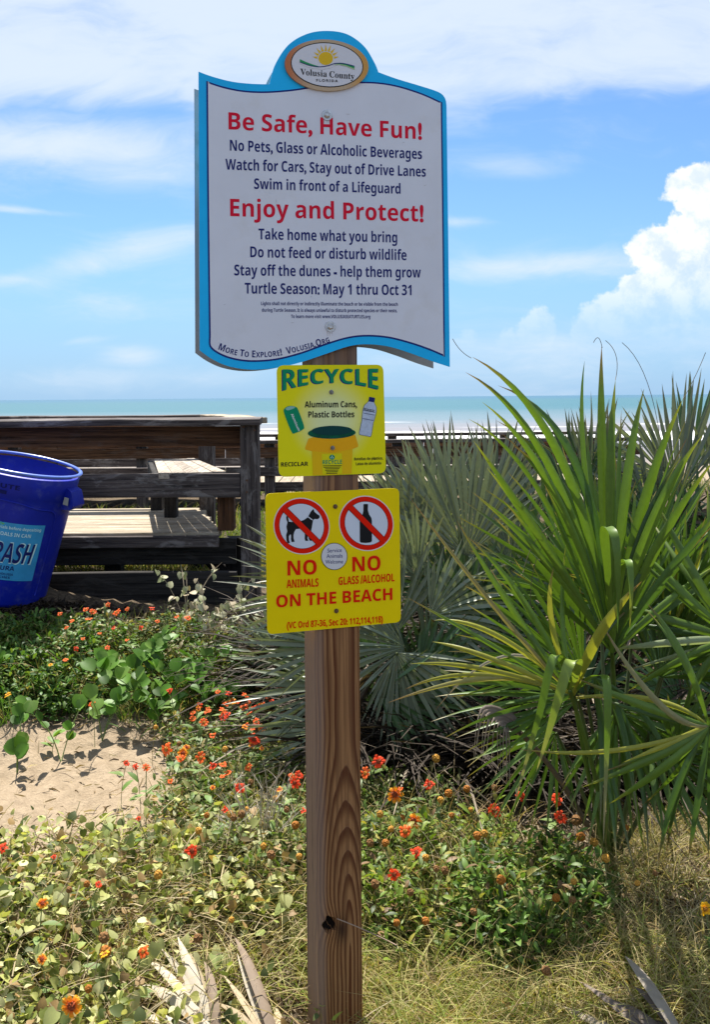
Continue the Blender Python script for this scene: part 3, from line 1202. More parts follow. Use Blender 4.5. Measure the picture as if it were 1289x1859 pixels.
def medallion_mat():
    m = bpy.data.materials.new('medallion_rim')
    m.use_nodes = True
    t = NT(m.node_tree)
    b = t.n['Principled BSDF']
    tc = t.new('ShaderNodeTexCoord').outputs['Generated']
    x = t.sep(tc)[0]
    c = t.mix(t.ss(x, 0.0, 0.35), (0.50, 0.13, 0.02), (0.50, 0.36, 0.22))
    c = t.mix(t.ss(x, 0.7, 0.95), c, (0.62, 0.30, 0.04))
    t.put(b.inputs['Base Color'], c)
    b.inputs['Roughness'].default_value = 0.4
    return m


# --- recycle sign
def build_recycle():
    pl = plane_at(R(17), 0.004)
    root = empty('recycle_sign', (pl.o.x, pl.o.y, 1.5), 'yellow recycle sign showing a bin, a can and a bottle, between the other two signs', 'sign')
    m = bpy.data.materials.new('recycle_yellow')
    m.use_nodes = True
    t = NT(m.node_tree)
    b = t.n['Principled BSDF']
    tc = t.new('ShaderNodeTexCoord').outputs['Generated']
    x, y, z = t.sep(tc)[0:3]
    dx = t.m('DIVIDE', t.m('SUBTRACT', x, 0.5), 0.40)
    dz = t.m('DIVIDE', t.m('SUBTRACT', z, 0.50), 0.42)
    dd = t.m('SQRT', t.m('ADD', t.m('MULTIPLY', dx, dx), t.m('MULTIPLY', dz, dz)))
    # printed fade from pale centre to yellow rim
    c = t.mix(t.ss(dd, 0.2, 1.05), (0.76, 0.82, 0.42), (0.82, 0.76, 0.006))
    t.put(b.inputs['Base Color'], c)
    b.inputs['Roughness'].default_value = 0.4
    b.inputs['Specular IOR Level'].default_value = 0.12
    uv = round_rect(pl, [(502, 663), (696, 662), (701, 859), (506, 866)], 0.020)
    slab_on(pl, uv, 0.002, m, root, 0, 'panel')
    m_g = mat('recycle_green', (0.0, 0.26, 0.12), 0.42)
    m_dg = mat('lid_green', (0.0, 0.085, 0.045), 0.42, var=0.3, vscale=30)
    m_or = mat('bin_amber', (0.85, 0.42, 0.005), 0.42)
    m_am = mat('bin_yellow', (0.80, 0.50, 0.004), 0.42)
    m_bt = mat('bottle_print', (0.48, 0.56, 0.70), 0.42, var=0.12, vscale=120)
    m_wh = mat('print_white', (0.78, 0.80, 0.82), 0.42)

    def wp(x, y):                       # feet of the outer letters hang lower
        d = (2 * x - 1)
        foot = -0.52 * d * d
        return x, foot + y * (1.0 - foot + 0.03) if False else foot + y * (1.0 - foot)
    text_on(pl, 'RECYCLE', (511.2, 697), (684.8, 695), 25.5, m_navy, root, 'bold', 0.0006, warp=wp)
    text_on(pl, 'RECYCLE', (513.2, 696), (686.8, 694), 25.5, m_g, root, 'bold', 0.0010, warp=wp)
    text_on(pl, 'Aluminum Cans,', (553, 739.7), (648, 739.2), 11, m_black, root, 'bold', 0.001)
    text_on(pl, 'Plastic Bottles', (559.5, 758), (643, 757.4), 11, m_black, root, 'bold', 0.001)
    text_on(pl, 'RECICLAR', (510, 847), (559, 845.5), 7.5, m_black, root, 'bold', 0.001)
    text_on(pl, 'Botellas de plástico,', (643, 835.8), (695, 834), 5.0, m_black, root, 'bold', 0.001)
    text_on(pl, 'Latas de aluminio', (646, 844.5), (692, 843), 5.0, m_black, root, 'bold', 0.001)
    # bin
    poly_on(pl, smooth_poly([(560, 796), (554, 812), (554, 816), (566, 819), (568, 862.5), (638, 859.8), (640, 815), (650, 811), (650, 807), (645, 790), (602, 786)], corners=range(11), k=1), m_or, root, 0.0006, 'bin_print')
    poly_on(pl, [(566, 819), (568, 862.5), (638, 859.8), (640, 815), (602, 822)], m_am, root, 0.0009, 'bin_print')
    poly_on(pl, ellipse_px(602, 786, 43.5, 10.5, -1), m_dg, root, 0.0010, 'lid_print')
    poly_on(pl, ellipse_px(602.5, 781.5, 37, 8.5, -1), mat('lid_top', (0.002, 0.05, 0.05), 0.4), root, 0.0013, 'lid_print')
    poly_on(pl, [(584, 824), (585, 861), (621, 859.8), (620.5, 823)], mat('label_yellow', (0.72, 0.66, 0.004), 0.4), root, 0.0012, 'label_print')
    poly_on(pl, ellipse_px(602.5, 830, 5, 4.6), m_g, root, 0.0014, 'recycle_emblem')
    for k in range(3):
        a = R(k * 120 - 90)
        c = Vector((602.5 + 2.1 * math.cos(a), 830 + 2.0 * math.sin(a)))
        poly_on(pl, [tuple(c + Vector((math.cos(a + q), math.sin(a + q))) * 1.5) for q in (0, 2.1, 4.2)], m_wh, root, 0.0016, 'arrow')
    text_on(pl, 'RECYCLE', (585.5, 843), (620.5, 842), 7.6, m_g, root, 'bold', 0.0015)
    for k, (a, b_) in enumerate(((586, 620), (587, 618), (590, 616), (590, 614), (592, 613), (592, 612))):
        yy = 845 + k * 2.75
        poly_on(pl, [(a, yy), (b_, yy - 0.5), (b_, yy + 0.7), (a, yy + 1.2)], m_black, root, 0.0015, 'small_print')
    # can, tilted
    R0, R1, R2, R3 = (515.5, 745), (538, 737), (551.5, 776), (530, 785)
    poly_on(pl, smooth_poly([(517, 741), (526, 737), (536, 738.5), (541, 744), (551.5, 773), (549, 780), (536, 786), (529, 784), (515.5, 750)], k=5), m_g, root, 0.0010, 'can_print')
    poly_on(pl, smooth_poly([(518, 741.5), (526, 737.6), (535, 738.6), (533, 741.5), (522, 745)], k=4), mat('can_top', (0.25, 0.50, 0.45), 0.4), root, 0.0012, 'can_print')
    c0, c1 = Vector((527.5, 752)), Vector((541, 783))
    A, B = pl.uv(*c0), pl.uv(*c1)
    V, F = text_vf('Aluminum', 'bold')
    d = (B - A)
    nn = Vector((-d.y, d.x)).normalized()
    meshobj('lettering', [pl.w(A + d * x + nn * (y * 0.0062), 0.0014) for x, y in V], F, m_wh, root)
    # bottle, tilted the other way
    ax0, ax1 = Vector((662.5, 790.5)), Vector((675.5, 721.5))
    d = (ax1 - ax0).normalized()
    L = (ax1 - ax0).length
    s = Vector((-d.y, d.x))
    prof = [(0, 9.5), (3, 10.8), (26, 10.2), (30, 11), (46, 12), (54, 10.5), (60, 6), (62.5, 4.6), (70, 4.6)]
    ring = [tuple(ax0 + d * a + s * w) for a, w in prof] + [tuple(ax0 + d * a - s * w) for a, w in prof[::-1]]
    pr2 = [(a, w + 0.8) for a, w in prof]
    ring2 = [tuple(ax0 + d * (a - 0.7 if a == 0 else a) + s * w) for a, w in pr2] + [tuple(ax0 + d * (a - 0.7 if a == 0 else a) - s * w) for a, w in pr2[::-1]]
    poly_on(pl, ring2, m_ink, root, 0.0008, 'bottle_outline')
    poly_on(pl, ring, m_bt, root, 0.0011, 'bottle_print')
    poly_on(pl, [tuple(ax0 + d * a + s * w) for a, w in ((62, 5.2), (70.5, 5), (70.5, -5), (62, -5.2))], m_ink, root, 0.0013, 'cap_print')
    for a in (29, 39, 44):
        poly_on(pl, [tuple(ax0 + d * (a + q) + s * w) for q, w in ((0, 10), (0.9, 10), (0.9, -10), (0, -10))], m_ink, root, 0.0013, 'bottle_line')
    A, B = pl.uv(660, 745.5), pl.uv(679.5, 748.5)
    V, F = text_vf('Plastic', 'bold')
    dd_ = B - A
    n2 = Vector((-dd_.y, dd_.x)).normalized()
    meshobj('lettering', [pl.w(A + dd_ * x + n2 * (y * 0.0080), 0.0014) for x, y in V], F, m_black, root)
    bolt(pl, 601.5, 712, 0.0062, m_dot, root, 0.0002, False, 'screw')
    bolt(pl, 603.5, 813, 0.0058, m_dot, root, 0.0016, False, 'screw')


# --- no animals / no glass sign
def build_rules():
    pl = plane_at(R(18), 0.004)
    root = empty('no_animals_sign', (pl.o.x, pl.o.y, 1.1), 'yellow sign with crossed-out dog and crossed-out bottle, lowest on the post', 'sign')
    m_y = mat('rules_yellow', (0.88, 0.67, 0.0), 0.42, 0.12, var=0.03, vscale=6, bump=0.05, bscale=400)
    m_r = mat('rules_red', (0.78, 0.012, 0.0), 0.42, 0.12)
    m_or = mat('rules_orange', (0.90, 0.26, 0.02), 0.42)
    m_w = mat('rules_white', (0.64, 0.70, 0.80), 0.42)
    uv = round_rect(pl, [(481.5, 896), (725, 886), (728, 1129.5), (485, 1152)], 0.016)
    slab_on(pl, uv, 0.002, m_y, root, 0, 'panel')
    for cx, cy, rx, ry in ((547.3, 955, 49.5, 51), (664.9, 950, 48, 50)):
        sg = empty_part('prohibition_symbol', root)
        poly_on(pl, ellipse_px(cx, cy, rx + 0.9, ry + 1.2, -40), mat('ring_white', (0.75, 0.72, 0.72), 0.4), sg, 0.0005, 'ring_edge')
        poly_on(pl, ellipse_px(cx, cy, rx - 0.7, ry - 0.5, -40), m_r, sg, 0.0008, 'ring')
        poly_on(pl, ellipse_px(cx, cy, rx - 9.2, ry - 9.2, -40), m_black, sg, 0.0010, 'ring_line')
        poly_on(pl, ellipse_px(cx, cy, rx - 9.9, ry - 9.9, -40), m_w, sg, 0.0012, 'disc')
        if cx < 600:
            dog = [(519, 938), (520.5, 936.5), (522.5, 939), (524, 947), (531, 947.5), (541, 947), (551, 944), (557, 940), (560, 936), (564, 928.5), (568.8, 923.5), (570.5, 929), (575, 933), (580, 936), (579.5, 940), (576.5, 942.5), (571, 942), (568, 944),
                   (567, 950), (566, 956), (564.5, 964), (564.5, 972), (565.5, 979), (568, 981.5), (562.5, 981.8), (560, 978), (559.5, 970), (558.5, 966), (557.8, 972), (558, 978), (559.6, 981.5), (554, 982), (552.8, 978), (553, 968), (552, 962),
                   (545, 959.5), (537, 960.5), (534, 965), (532.5, 971), (532.5, 977), (534.5, 983.5), (529, 984), (527.8, 979), (528, 971), (526, 970), (524, 974), (524.2, 980), (526, 985.5), (521.5, 986), (519.5, 980), (519, 971), (521, 964), (519.5, 956), (521.5, 948), (519.5, 943)]
            poly_on(pl, dog, m_black, sg, 0.0015, 'dog')
            poly_on(pl, [(558, 938.5), (566.5, 944.5), (567.3, 943.2), (559.2, 937.2)], m_w, sg, 0.0018, 'collar')
        else:
            bot = [(659.5, 916.2), (660.3, 915), (667, 914.8), (668, 916), (667.6, 926), (670, 934), (674, 940), (675, 946), (675, 982), (673, 984.5), (664, 985.5), (655, 985), (653, 983), (652.7, 948), (654, 941), (657.5, 935), (659.5, 927)]
            poly_on(pl, bot, m_black, sg, 0.0015, 'bottle')
        d = Vector((1, 0.985 if cx < 600 else 1.0)).normalized()
        s = Vector((-d.y, d.x)) * 4.9
        L = rx - 6
        c = Vector((cx, cy))
        poly_on(pl, [tuple(c + d * L * 1.0 + s * 1.15), tuple(c - d * L + s * 1.15), tuple(c - d * L - s * 1.15), tuple(c + d * L - s * 1.15)], m_black, sg, 0.0020, 'slash_edge')
        poly_on(pl, [tuple(c + d * L * 1.03 + s), tuple(c - d * L * 1.03 + s), tuple(c - d * L * 1.03 - s), tuple(c + d * L * 1.03 - s)], m_r, sg, 0.0023, 'slash')
    poly_on(pl, ellipse_px(606.6, 1010, 24, 24.6), m_black, root, 0.0010, 'badge_edge')
    poly_on(pl, ellipse_px(606.6, 1010, 23, 23.6), mat('badge_white', (0.66, 0.66, 0.68), 0.4), root, 0.0013, 'badge')
    text_on(pl, 'Service', (594, 1003), (620, 1001.8), 7, m_ink, root, 'n', 0.0017)
    text_on(pl, 'Animals', (592.5, 1013), (621.5, 1012), 7, m_ink, root, 'n', 0.0017)
    text_on(pl, 'Welcome', (590.5, 1023.5), (622.5, 1022.5), 7, m_ink, root, 'n', 0.0017)

    def red(s, a, b, c):
        text_on(pl, s, (a[0] - 0.6, a[1] + 0.5), (b[0] + 0.6, b[1] + 0.5), c + 1.4, m_or, root, 'bold', 0.0007)
        text_on(pl, s, a, b, c, m_r, root, 'bold', 0.0012)
    red('NO', (522, 1044.5), (574.5, 1042), 26)
    red('NO', (640, 1037.5), (690.5, 1034.5), 26)
    text_on(pl, 'ANIMALS', (520, 1067.5), (578, 1064.5), 15, m_r, root, 'bold', 0.0012)
    text_on(pl, 'GLASS /ALCOHOL', (614.5, 1062), (716, 1055), 14.5, m_r, root, 'bold', 0.0012)
    red('ON THE BEACH', (501.5, 1102.5), (712, 1088.5), 21.5)
    text_on(pl, '(VC Ord 87-36, Sec 20: 112,114,118)', (520.5, 1141), (695, 1129.5), 11.8, m_r, root, 'bold', 0.0012)
    bolt(pl, 608.5, 919.5, 0.0062, m_rust, root, 0.0004, False, 'screw')
    bolt(pl, 610.5, 1109, 0.0062, m_rust, root, 0.0004, False, 'screw')


build_big_sign()
build_recycle()
build_rules()

# ------------------------------------------------------------------ BOARDWALK LANDING
W_GREY = wood_mat('weathered_timber', (0.026, 0.021, 0.022), (0.112, 0.092, 0.086), silver=(0.25, 0.23, 0.225, 0.5))
W_PALE = wood_mat('pale_timber', (0.20, 0.16, 0.115), (0.40, 0.33, 0.24), silver=(0.50, 0.44, 0.36, 0.5))  # paler timber for the deck planks and the end rail cap
W_BROWN = wood_mat('brown_timber', (0.040, 0.018, 0.010), (0.15, 0.072, 0.036), silver=(0.13, 0.10, 0.085, 0.3))
W_DARK = wood_mat('shade_dark_timber', (0.010, 0.009, 0.009), (0.034, 0.030, 0.028), silver=(0.07, 0.066, 0.062, 0.3))  # darker wood copy with the under-deck shade put into its colour
m_nail = mat('rusty_bolt', (0.12, 0.07, 0.05), 0.6, metal=0.5)


def landing():
    D = 6.5
    root = empty('boardwalk_landing', (-1.9, 7.2, 0.3), 'weathered grey timber boardwalk landing with railings and a built-in bench behind the bin', 'boardwalk')

    def xat(px, d):
        return U(px, 780, d).x
    xl = -6.2
    xr = xat(470, D)
    # posts
    def post(px0, px1, d, z0, z1, m=W_GREY, name='post', dep=0.12):
        a, b = xat(px0, d), xat(px1, d)
        beam(name, ((a + b) / 2, d + dep / 2, z0), ((a + b) / 2, d + dep / 2, z1), dep, b - a, m, root, roll=0)
    post(435, 469, D, 0.1, 1.425)
    post(360, 386, 8.0, 0.1, 1.425)
    for x in (-3.55, -5.9):
        beam('post', (x, D + .07, 0.1), (x, D + .07, 1.425), 0.12, 0.12, W_GREY, root)
        beam('post', (x, 8.07, 0.1), (x, 8.07, 1.425), 0.12, 0.12, W_GREY, root)
    # near railing
    beam('rail_cap', (xl, D + .05, 1.449), (xr + .012, D + .03, 1.449), 0.19, 0.042, W_GREY, root, 0.004, wob=0.006, segs=12, roll=R(3))
    beam('rail_board', (xl, D + .10, 1.352), (xat(434, D), D + .10, 1.352), 0.04, 0.13, W_BROWN, root, wob=0.003, segs=8)
    beam('middle_rail', (xl, D + .03, 1.035), (xat(434, D), D + .03, 1.03), 0.042, 0.155, W_GREY, root, wob=0.003, segs=8)
    # far railing
    beam('rail_cap', (xl, 8.06, 1.449), (xat(388, 8) + .02, 8.06, 1.449), 0.19, 0.042, W_GREY, root, wob=0.004, segs=10)
    beam('rail_board', (xl, 8.02, 1.352), (xat(360, 8), 8.02, 1.352), 0.04, 0.13, W_BROWN, root)
    beam('middle_rail', (xl, 8.02, 0.985), (xat(290, 8), 8.02, 0.985), 0.04, 0.12, W_GREY, root)
    # end railing, running back at a slant
    pa, pb = Vector((xr - .05, D + .15, 1.450)), Vector((xat(384, 8), 8.0, 1.450))
    beam('rail_cap', pa + Vector((0, 0, 0.002)), pb + Vector((0, 0, 0.002)), 0.19, 0.040, W_PALE, root, wob=0.004, segs=5)
    # deck planks
    zt = 0.72
    n = 10
    for k in range(n):
        y0 = D + 0.04 + k * 0.147
        t = k / (n - 1)
        xe = -0.905 * (1 - t) + -1.235 * t + random.uniform(-.02, .02)
        beam('deck_plank', (-6.2, y0 + .07, zt - .019 + random.uniform(-.002, .002)), (xe, y0 + .07, zt - .019 + random.uniform(-.002, .002)), 0.139, 0.038, W_PALE, root, 0.004)
    # edge board and joists
    beam('edge_board', (-6.2, D + .012, 0.665), (-0.90, D + .012, 0.665), 0.038, 0.075, W_GREY, root)
    beam('joist', (-6.2, D + .12, 0.585), (-0.80, D + .12, 0.585), 0.05, 0.17, W_DARK, root)
    beam('joist', (-6.2, 7.85, 0.60), (-1.3, 7.85, 0.60), 0.05, 0.16, W_DARK, root)
    for x in (-1.62, -3.3, -5.0):
        beam('joist', (x, D + .15, 0.60), (x, 7.82, 0.60), 0.05, 0.15, W_DARK, root)
        beam('support_post', (x - .03, D + .28, 0.0), (x - .03, D + .28, 0.52), 0.11, 0.11, W_DARK, root)
    beam('support_post', (-0.83, D + .25, 0.0), (-0.83, D + .25, 0.66), 0.11, 0.11, W_DARK, root)
    beam('brace', (-1.06, D + .20, 0.60), (-0.82, D + .20, 0.34), 0.05, 0.09, W_DARK, root)
    beam('support_post', (-1.25, 7.75, 0.0), (-1.25, 7.75, 0.52), 0.11, 0.11, W_DARK, root)
    # low retaining beam in front
    beam('retaining_beam', (-6.2, 6.36, 0.365), (-0.765, 6.36, 0.37), 0.055, 0.25, W_DARK, root, wob=0.004, segs=8)
    beam('retaining_beam', (-6.2, 6.31, 0.17), (-0.80, 6.31, 0.17), 0.055, 0.13, W_DARK, root)
    # bench: planks running back, fanned
    zb = 1.115
    nl, nr = G(287, 859, zb), G(410, 856, zb)
    fl, fr = G(279, 834.5, zb), G(352, 832, zb)
    nb = 5
    for k in range(nb):
        a = nl.lerp(nr, k / nb + .003)
        b = nl.lerp(nr, (k + 1) / nb - .003)
        c = fl.lerp(fr, (k + 1) / nb - .003)
        d = fl.lerp(fr, k / nb + .003)
        top = [a, b, c, d]
        dz = random.uniform(-.003, .003)
        V = [Vector((p.x, p.y, zb + dz)) for p in top] + [Vector((p.x, p.y, zb + dz - .038)) for p in top]
        F = [[0, 1, 2, 3], [7, 6, 5, 4], [0, 4, 5, 1], [1, 5, 6, 2], [2, 6, 7, 3], [3, 7, 4, 0]]
        meshobj('seat_plank', V, F, W_PALE2, root, origin=(a + c) / 2)
    beam('bench_apron', Vector((nl.x - .03, nl.y + .06, zb - .075)), Vector((fl.x - .03, fl.y, zb - .075)), 0.038, 0.13, W_DARK, root)
    ax = xat(404, D)
    beam('bench_leg', (ax, D + .16, zt), (ax, D + .16, 0.98), 0.11, 0.112, W_BROWN, root)
    beam('bench_leg', (xat(307, 7.35), 7.4, zt), (xat(307, 7.35), 7.4, 1.07), 0.09, 0.10, W_DARK, root)
    beam('bench_leg', (xat(284, 7.9), 7.9, zt), (xat(284, 7.9), 7.9, 1.07), 0.09, 0.10, W_DARK, root)
    for px, py, d in ((442, 775, D), (462, 781, D), (448, 872, D), (448, 893, D)):
        p = U(px, py, d)
        v, f = tube_vf([p + Vector((0, .002, 0)), p + Vector((0, -.006, 0))], 0.008, 8)
        meshobj('bolt_head', v, f, m_nail, root)


def bench_plank_mat():
    return wood_mat('bench_timber', (0.20, 0.17, 0.14), (0.40, 0.34, 0.28), axis=1, silver=(0.44, 0.40, 0.35, 0.5))


W_PALE2 = bench_plank_mat()
landing()


def lower_walk():
    D = 11.8
    root = empty('lower_walkway', (-0.5, 12, 0.2), 'long low timber walkway with railing running past the palmettos in front of the surf', 'boardwalk')
    x0, x1 = -6.5, 3.4
    for yy, zz in ((D, 1.075), (D + 1.6, 1.09)):
        for k in range(4):
            a, b = x0 + (x1 - x0) * k / 4, x0 + (x1 - x0) * (k + 1) / 4
            beam('rail_cap', (a + .004, yy + .05, zz), (b - .004, yy + .05, zz), 0.16, 0.04, W_GREY, root, wob=0.003, segs=3)
            beam('rail_board', (a + .004, yy + .04, zz - .125), (b - .004, yy + .04, zz - .125), 0.04, 0.12, W_BROWN, root)
            beam('middle_rail', (a + .004, yy + .04, zz - .35), (b - .004, yy + .04, zz - .35), 0.04, 0.11, W_GREY, root)
        x = U(255, 830, D).x - 4.6
        while x < x1:
            beam('post', (x, yy + .13, 0.1), (x, yy + .13, zz - .02), 0.12, 0.125, W_GREY, root)
            x += 1.53
    nb = int((x1 - x0) / 0.15)
    for k in range(nb):
        xx = x0 + .075 + k * .15
        beam('deck_plank', (xx, D + .24, 0.55 + random.uniform(-.003, .003)), (xx, D + 1.52, 0.55 + random.uniform(-.003, .003)), 0.142, 0.038, W_PALE, root, 0.003)
    beam('edge_board', (x0, D + .20, 0.53), (x1, D + .20, 0.53), 0.038, 0.11, W_GREY, root)


lower_walk()

# ------------------------------------------------------------------ TRASH CAN
def trash_can():
    base = U(-3, 1079, 6.0)
    root = empty('trash_can', base, 'blue round plastic trash bin with a light blue TRASH label, leaning', 'trash bin')
    root.rotation_euler = (R(3), R(12.5), 0)
    m_b = mat('bin_blue', (0.003, 0.014, 0.33), 0.48, 0.28, var=0.15, vscale=5, bump=0.12, bscale=200, dirt=(0.10, 0.12, 0.30, 0.45), dscale=7)
    hgt, rt, rb = 0.81, 0.328, 0.272

    def rad(h):
        return rb + (rt - rb) * h / hgt
    n = 64

    def lathe(prof):
        V, F = [], []
        for r, z in prof:
            for k in range(n):
                a = 2 * math.pi * k / n
                V.append((r * math.sin(a), -r * math.cos(a), z))
        for i in range(len(prof) - 1):
            for k in range(n):
                F.append([i * n + k, i * n + (k + 1) % n, (i + 1) * n + (k + 1) % n, (i + 1) * n + k])
        return V, F

    def local(name, V, F, m, parent=None, smooth=True):
        me = bpy.data.meshes.new(name)
        me.from_pydata([tuple(v) for v in V], [], F)
        me.materials.append(m)
        if smooth:
            me.polygons.foreach_set('use_smooth', [True] * len(me.polygons))
        me.update()
        o = bpy.data.objects.new(name, me)
        link(o, parent or root)
        return o
    V, F = lathe([(0.0, 0.0), (rb - .03, 0.0), (rb - .006, 0.008), (rb, 0.03), (rad(.3), .3), (rad(.6), .6), (rad(.66), .66), (rad(.665) + .006, .668), (rad(.78) + .006, .78), (rad(.79) - .004, .79), (rad(.6) - .006, .6), (rad(.03) - .008, .03), (0, .03)])
    local('body', V, F, m_b)
    rim = []
    for k in range(11):
        a = math.pi * 2 * k / 10
        rim.append((rt + .004 + .012 * math.cos(a), hgt - .002 + .0095 * math.sin(a)))
    V, F = lathe(rim)
    local('rim', V, F, mat('bin_rim', (0.10, 0.17, 0.52), 0.3, 0.5, var=.2, vscale=6))

    def cone(a, h, off=0.0):
        r = rad(h) + off
        return (r * math.sin(a), -r * math.cos(a), h)
    # raised panel ridge
    pts = []
    for a, h in ((-1.2, .10), (-1.2, .45), (-1.15, .585), (-.9, .60), (-.5, .625), (-.1, .64), (.3, .635), (.7, .61), (.98, .60), (1.1, .57), (1.13, .5), (1.13, .30), (1.1, .08)):
        pts.append(cone(a, h, 0.001))
    v, f = tube_vf(smooth3(pts, 6), 0.0045, 6)
    local('ridge', v, f, m_b)
    # handles
    for sgn in (1, -1):
        V, F = [], []
        prof = [(.0, .745), (.045, .725), (.075, .665), (.082, .645), (.072, .622), (.0, .605)]
        for j, w in enumerate((-0.20, 0.20)):
            for (o, h) in prof:
                a = sgn * (math.pi / 2 - 0.15) + w
                V.append(cone(a, h, o - .004))
        m = len(prof)
        F = [[i, i + 1, m + i + 1, m + i] for i in range(m - 1)] + [list(range(m - 1, -1, -1)), list(range(m, 2 * m))]
        h = local('handle', V, F, m_b, smooth=False)
        if sgn > 0:
            a0 = math.pi / 2 - 0.38
            V = [cone(a0 - .01, .69, .014), cone(a0 - .01, .69, .046), cone(a0 - .01, .645, .052), cone(a0 - .01, .645, .014)]
            local('handle_slot', V, [[0, 1, 2, 3]], mat('slot_light', (0.30, 0.32, 0.33), 0.6), h, False)
    # label wrapped round the body
    m_lab = mat('label_cyan', (0.04, 0.30, 0.62), 0.4, 0.2, var=0.08, vscale=14)
    m_lt = mat('label_pale', (0.50, 0.72, 0.80), 0.4)
    m_dk = mat('label_navy', (0.01, 0.02, 0.14), 0.4)
    a_l, a_r, z0, z1 = -0.86, 0.93, 0.175, 0.515
    V, F = [], []
    na = 24
    for i in range(na + 1):
        a = a_l + (a_r - a_l) * i / na
        V += [cone(a, z0, .0012), cone(a, z1, .0012)]
        if i:
            F.append([2 * i - 2, 2 * i, 2 * i + 1, 2 * i - 1])
    lab = local('label', V, F, m_lab)

    def txt(s, ac, w, h, cap, m, style='bold', slant=0.0, off=0.002, grow=0.0):
        V, F = text_vf(s, style)
        out = [cone(ac + (x - .5) * w + slant * y * cap / .3, h + y * cap, off) for x, y in V]
        me = local('lettering', out, F, m, lab, False)
        return me
    txt('TRASH', 0.315, 0.97, .275, .128, m_lt, slant=.12, off=.0018)
    txt('TRASH', 0.31, 0.92, .281, .117, m_dk, slant=.12, off=.0026)
    txt('BASURA', 0.24, 0.52, .235, .026, m_dk)
    txt('Remove recyclable materials before depositing', 0.05, 1.62, .478, .017, m_lt)
    txt('DO NOT PLACE HOT COALS IN CAN', -0.07, 1.50, .438, .021, m_lt)
    txt('PROPERTY OF THE COUNTY OF VOLUSIA', -0.1, 1.2, .205, .013, m_dk)
    txt('DEPARTMENT OF BEACHES', -0.1, 1.1, .186, .013, m_dk)
    V = [cone(0.04 + .13 * math.cos(q), .505 + .007 * math.sin(q), .0022) for q in [k * math.pi / 8 for k in range(16)]]
    local('green_mark', V, [list(range(16))], mat('label_green', (.12, .45, .12), .4), lab, False)
    m_em = mat('embossed_dark', (0.004, 0.008, 0.10), 0.5)
    V, F = text_vf('BRUTE', 'bold')
    local('lettering', [cone(0.02 + (x - .5) * .58, .712 + y * .026, .0085) for x, y in V], F, m_em, None, False)
    V = [cone(0.0 + .13 * max(-.8, min(.8, 1.2 * math.cos(q))), .688 + .013 * max(-.8, min(.8, 1.2 * math.sin(q))), .0085) for q in [k * math.pi / 12 for k in range(24)]]
    local('maker_badge', V, [list(range(24))], m_em, None, False)


def smooth3(pts, k=6):
    P = [Vector(p) for p in pts]
    out = []
    for i in range(len(P) - 1):
        p0, p1, p2, p3 = P[max(i - 1, 0)], P[i], P[i + 1], P[min(i + 2, len(P) - 1)]
        for j in range(k):
            t = j / k
            out.append(0.5 * ((2 * p1) + (p2 - p0) * t + (2 * p0 - 5 * p1 + 4 * p2 - p3) * t * t + (3 * p1 - p0 - 3 * p2 + p3) * t ** 3))
    out.append(P[-1])
    return out


trash_can()

# ------------------------------------------------------------------ VEGETATION
L_PALM = leaf_mat('palm_leaf', 0.24, 0.40, 0.45, 0.14)
L_SILVER = leaf_mat('silver_palm_leaf', 0.16, 0.42, 0.55, 0.18)
L_DEAD = leaf_mat('dead_palm_leaf', 0.15, 0.7, 0.2, 0.2)
L_LEAF = leaf_mat('green_leaf', 0.30, 0.50, 0.28, 0.22)
L_PALE = leaf_mat('pale_vine_leaf', 0.30, 0.55, 0.25, 0.2)
L_GRASS = leaf_mat('grass_blade', 0.30, 0.6, 0.2, 0.0)
L_PETAL = leaf_mat('petal', 0.30, 0.55, 0.15, 0.08)
L_STEM = leaf_mat('stem', 0.0, 0.7, 0.15, 0.1)


def norm(a):
    return a / np.maximum(1e-9, np.linalg.norm(a, axis=-1, keepdims=True))


def ribbon_arrays(Cn, S, Wd, prof, fold, c0, c1, tip_from=0.8):
    """Cn (N,T,3) centre lines, S (N,3) sideways, Wd (N,) widths, prof (T,) or (N,T); colours c0 base, c1 tip (N,3)"""
    N, T, _ = Cn.shape
    prof = np.broadcast_to(prof, (N, T))
    tang = norm(np.gradient(Cn, axis=1))
    side = S[:, None, :] if S.ndim == 2 else S
    side = norm(side - tang * np.sum(side * tang, -1, keepdims=True))
    nrm = np.cross(tang, side)
    w = (Wd[:, None] * prof)[..., None] * 0.5
    if fold:
        vs = np.stack([Cn - side * w, Cn - nrm * w * fold, Cn + side * w], 2)
        K = 3
    else:
        vs = np.stack([Cn - side * w, Cn + side * w], 2)
        K = 2
    V = vs.reshape(-1, 3)
    idx = np.arange(N * T * K).reshape(N, T, K)
    q = []
    for k in range(K - 1):
        q.append(np.stack([idx[:, :-1, k], idx[:, :-1, k + 1], idx[:, 1:, k + 1], idx[:, 1:, k]], -1).reshape(-1, 4))
    Q = np.concatenate(q)
    t = np.linspace(0, 1, T)[None, :, None, None]
    f = np.clip((t - tip_from) / (1 - tip_from + 1e-6), 0, 1)
    col = c0[:, None, None, :] * (1 - f) + c1[:, None, None, :] * f
    col = np.broadcast_to(col, (N, T, K, 3)).reshape(-1, 3)
    return V, Q, col


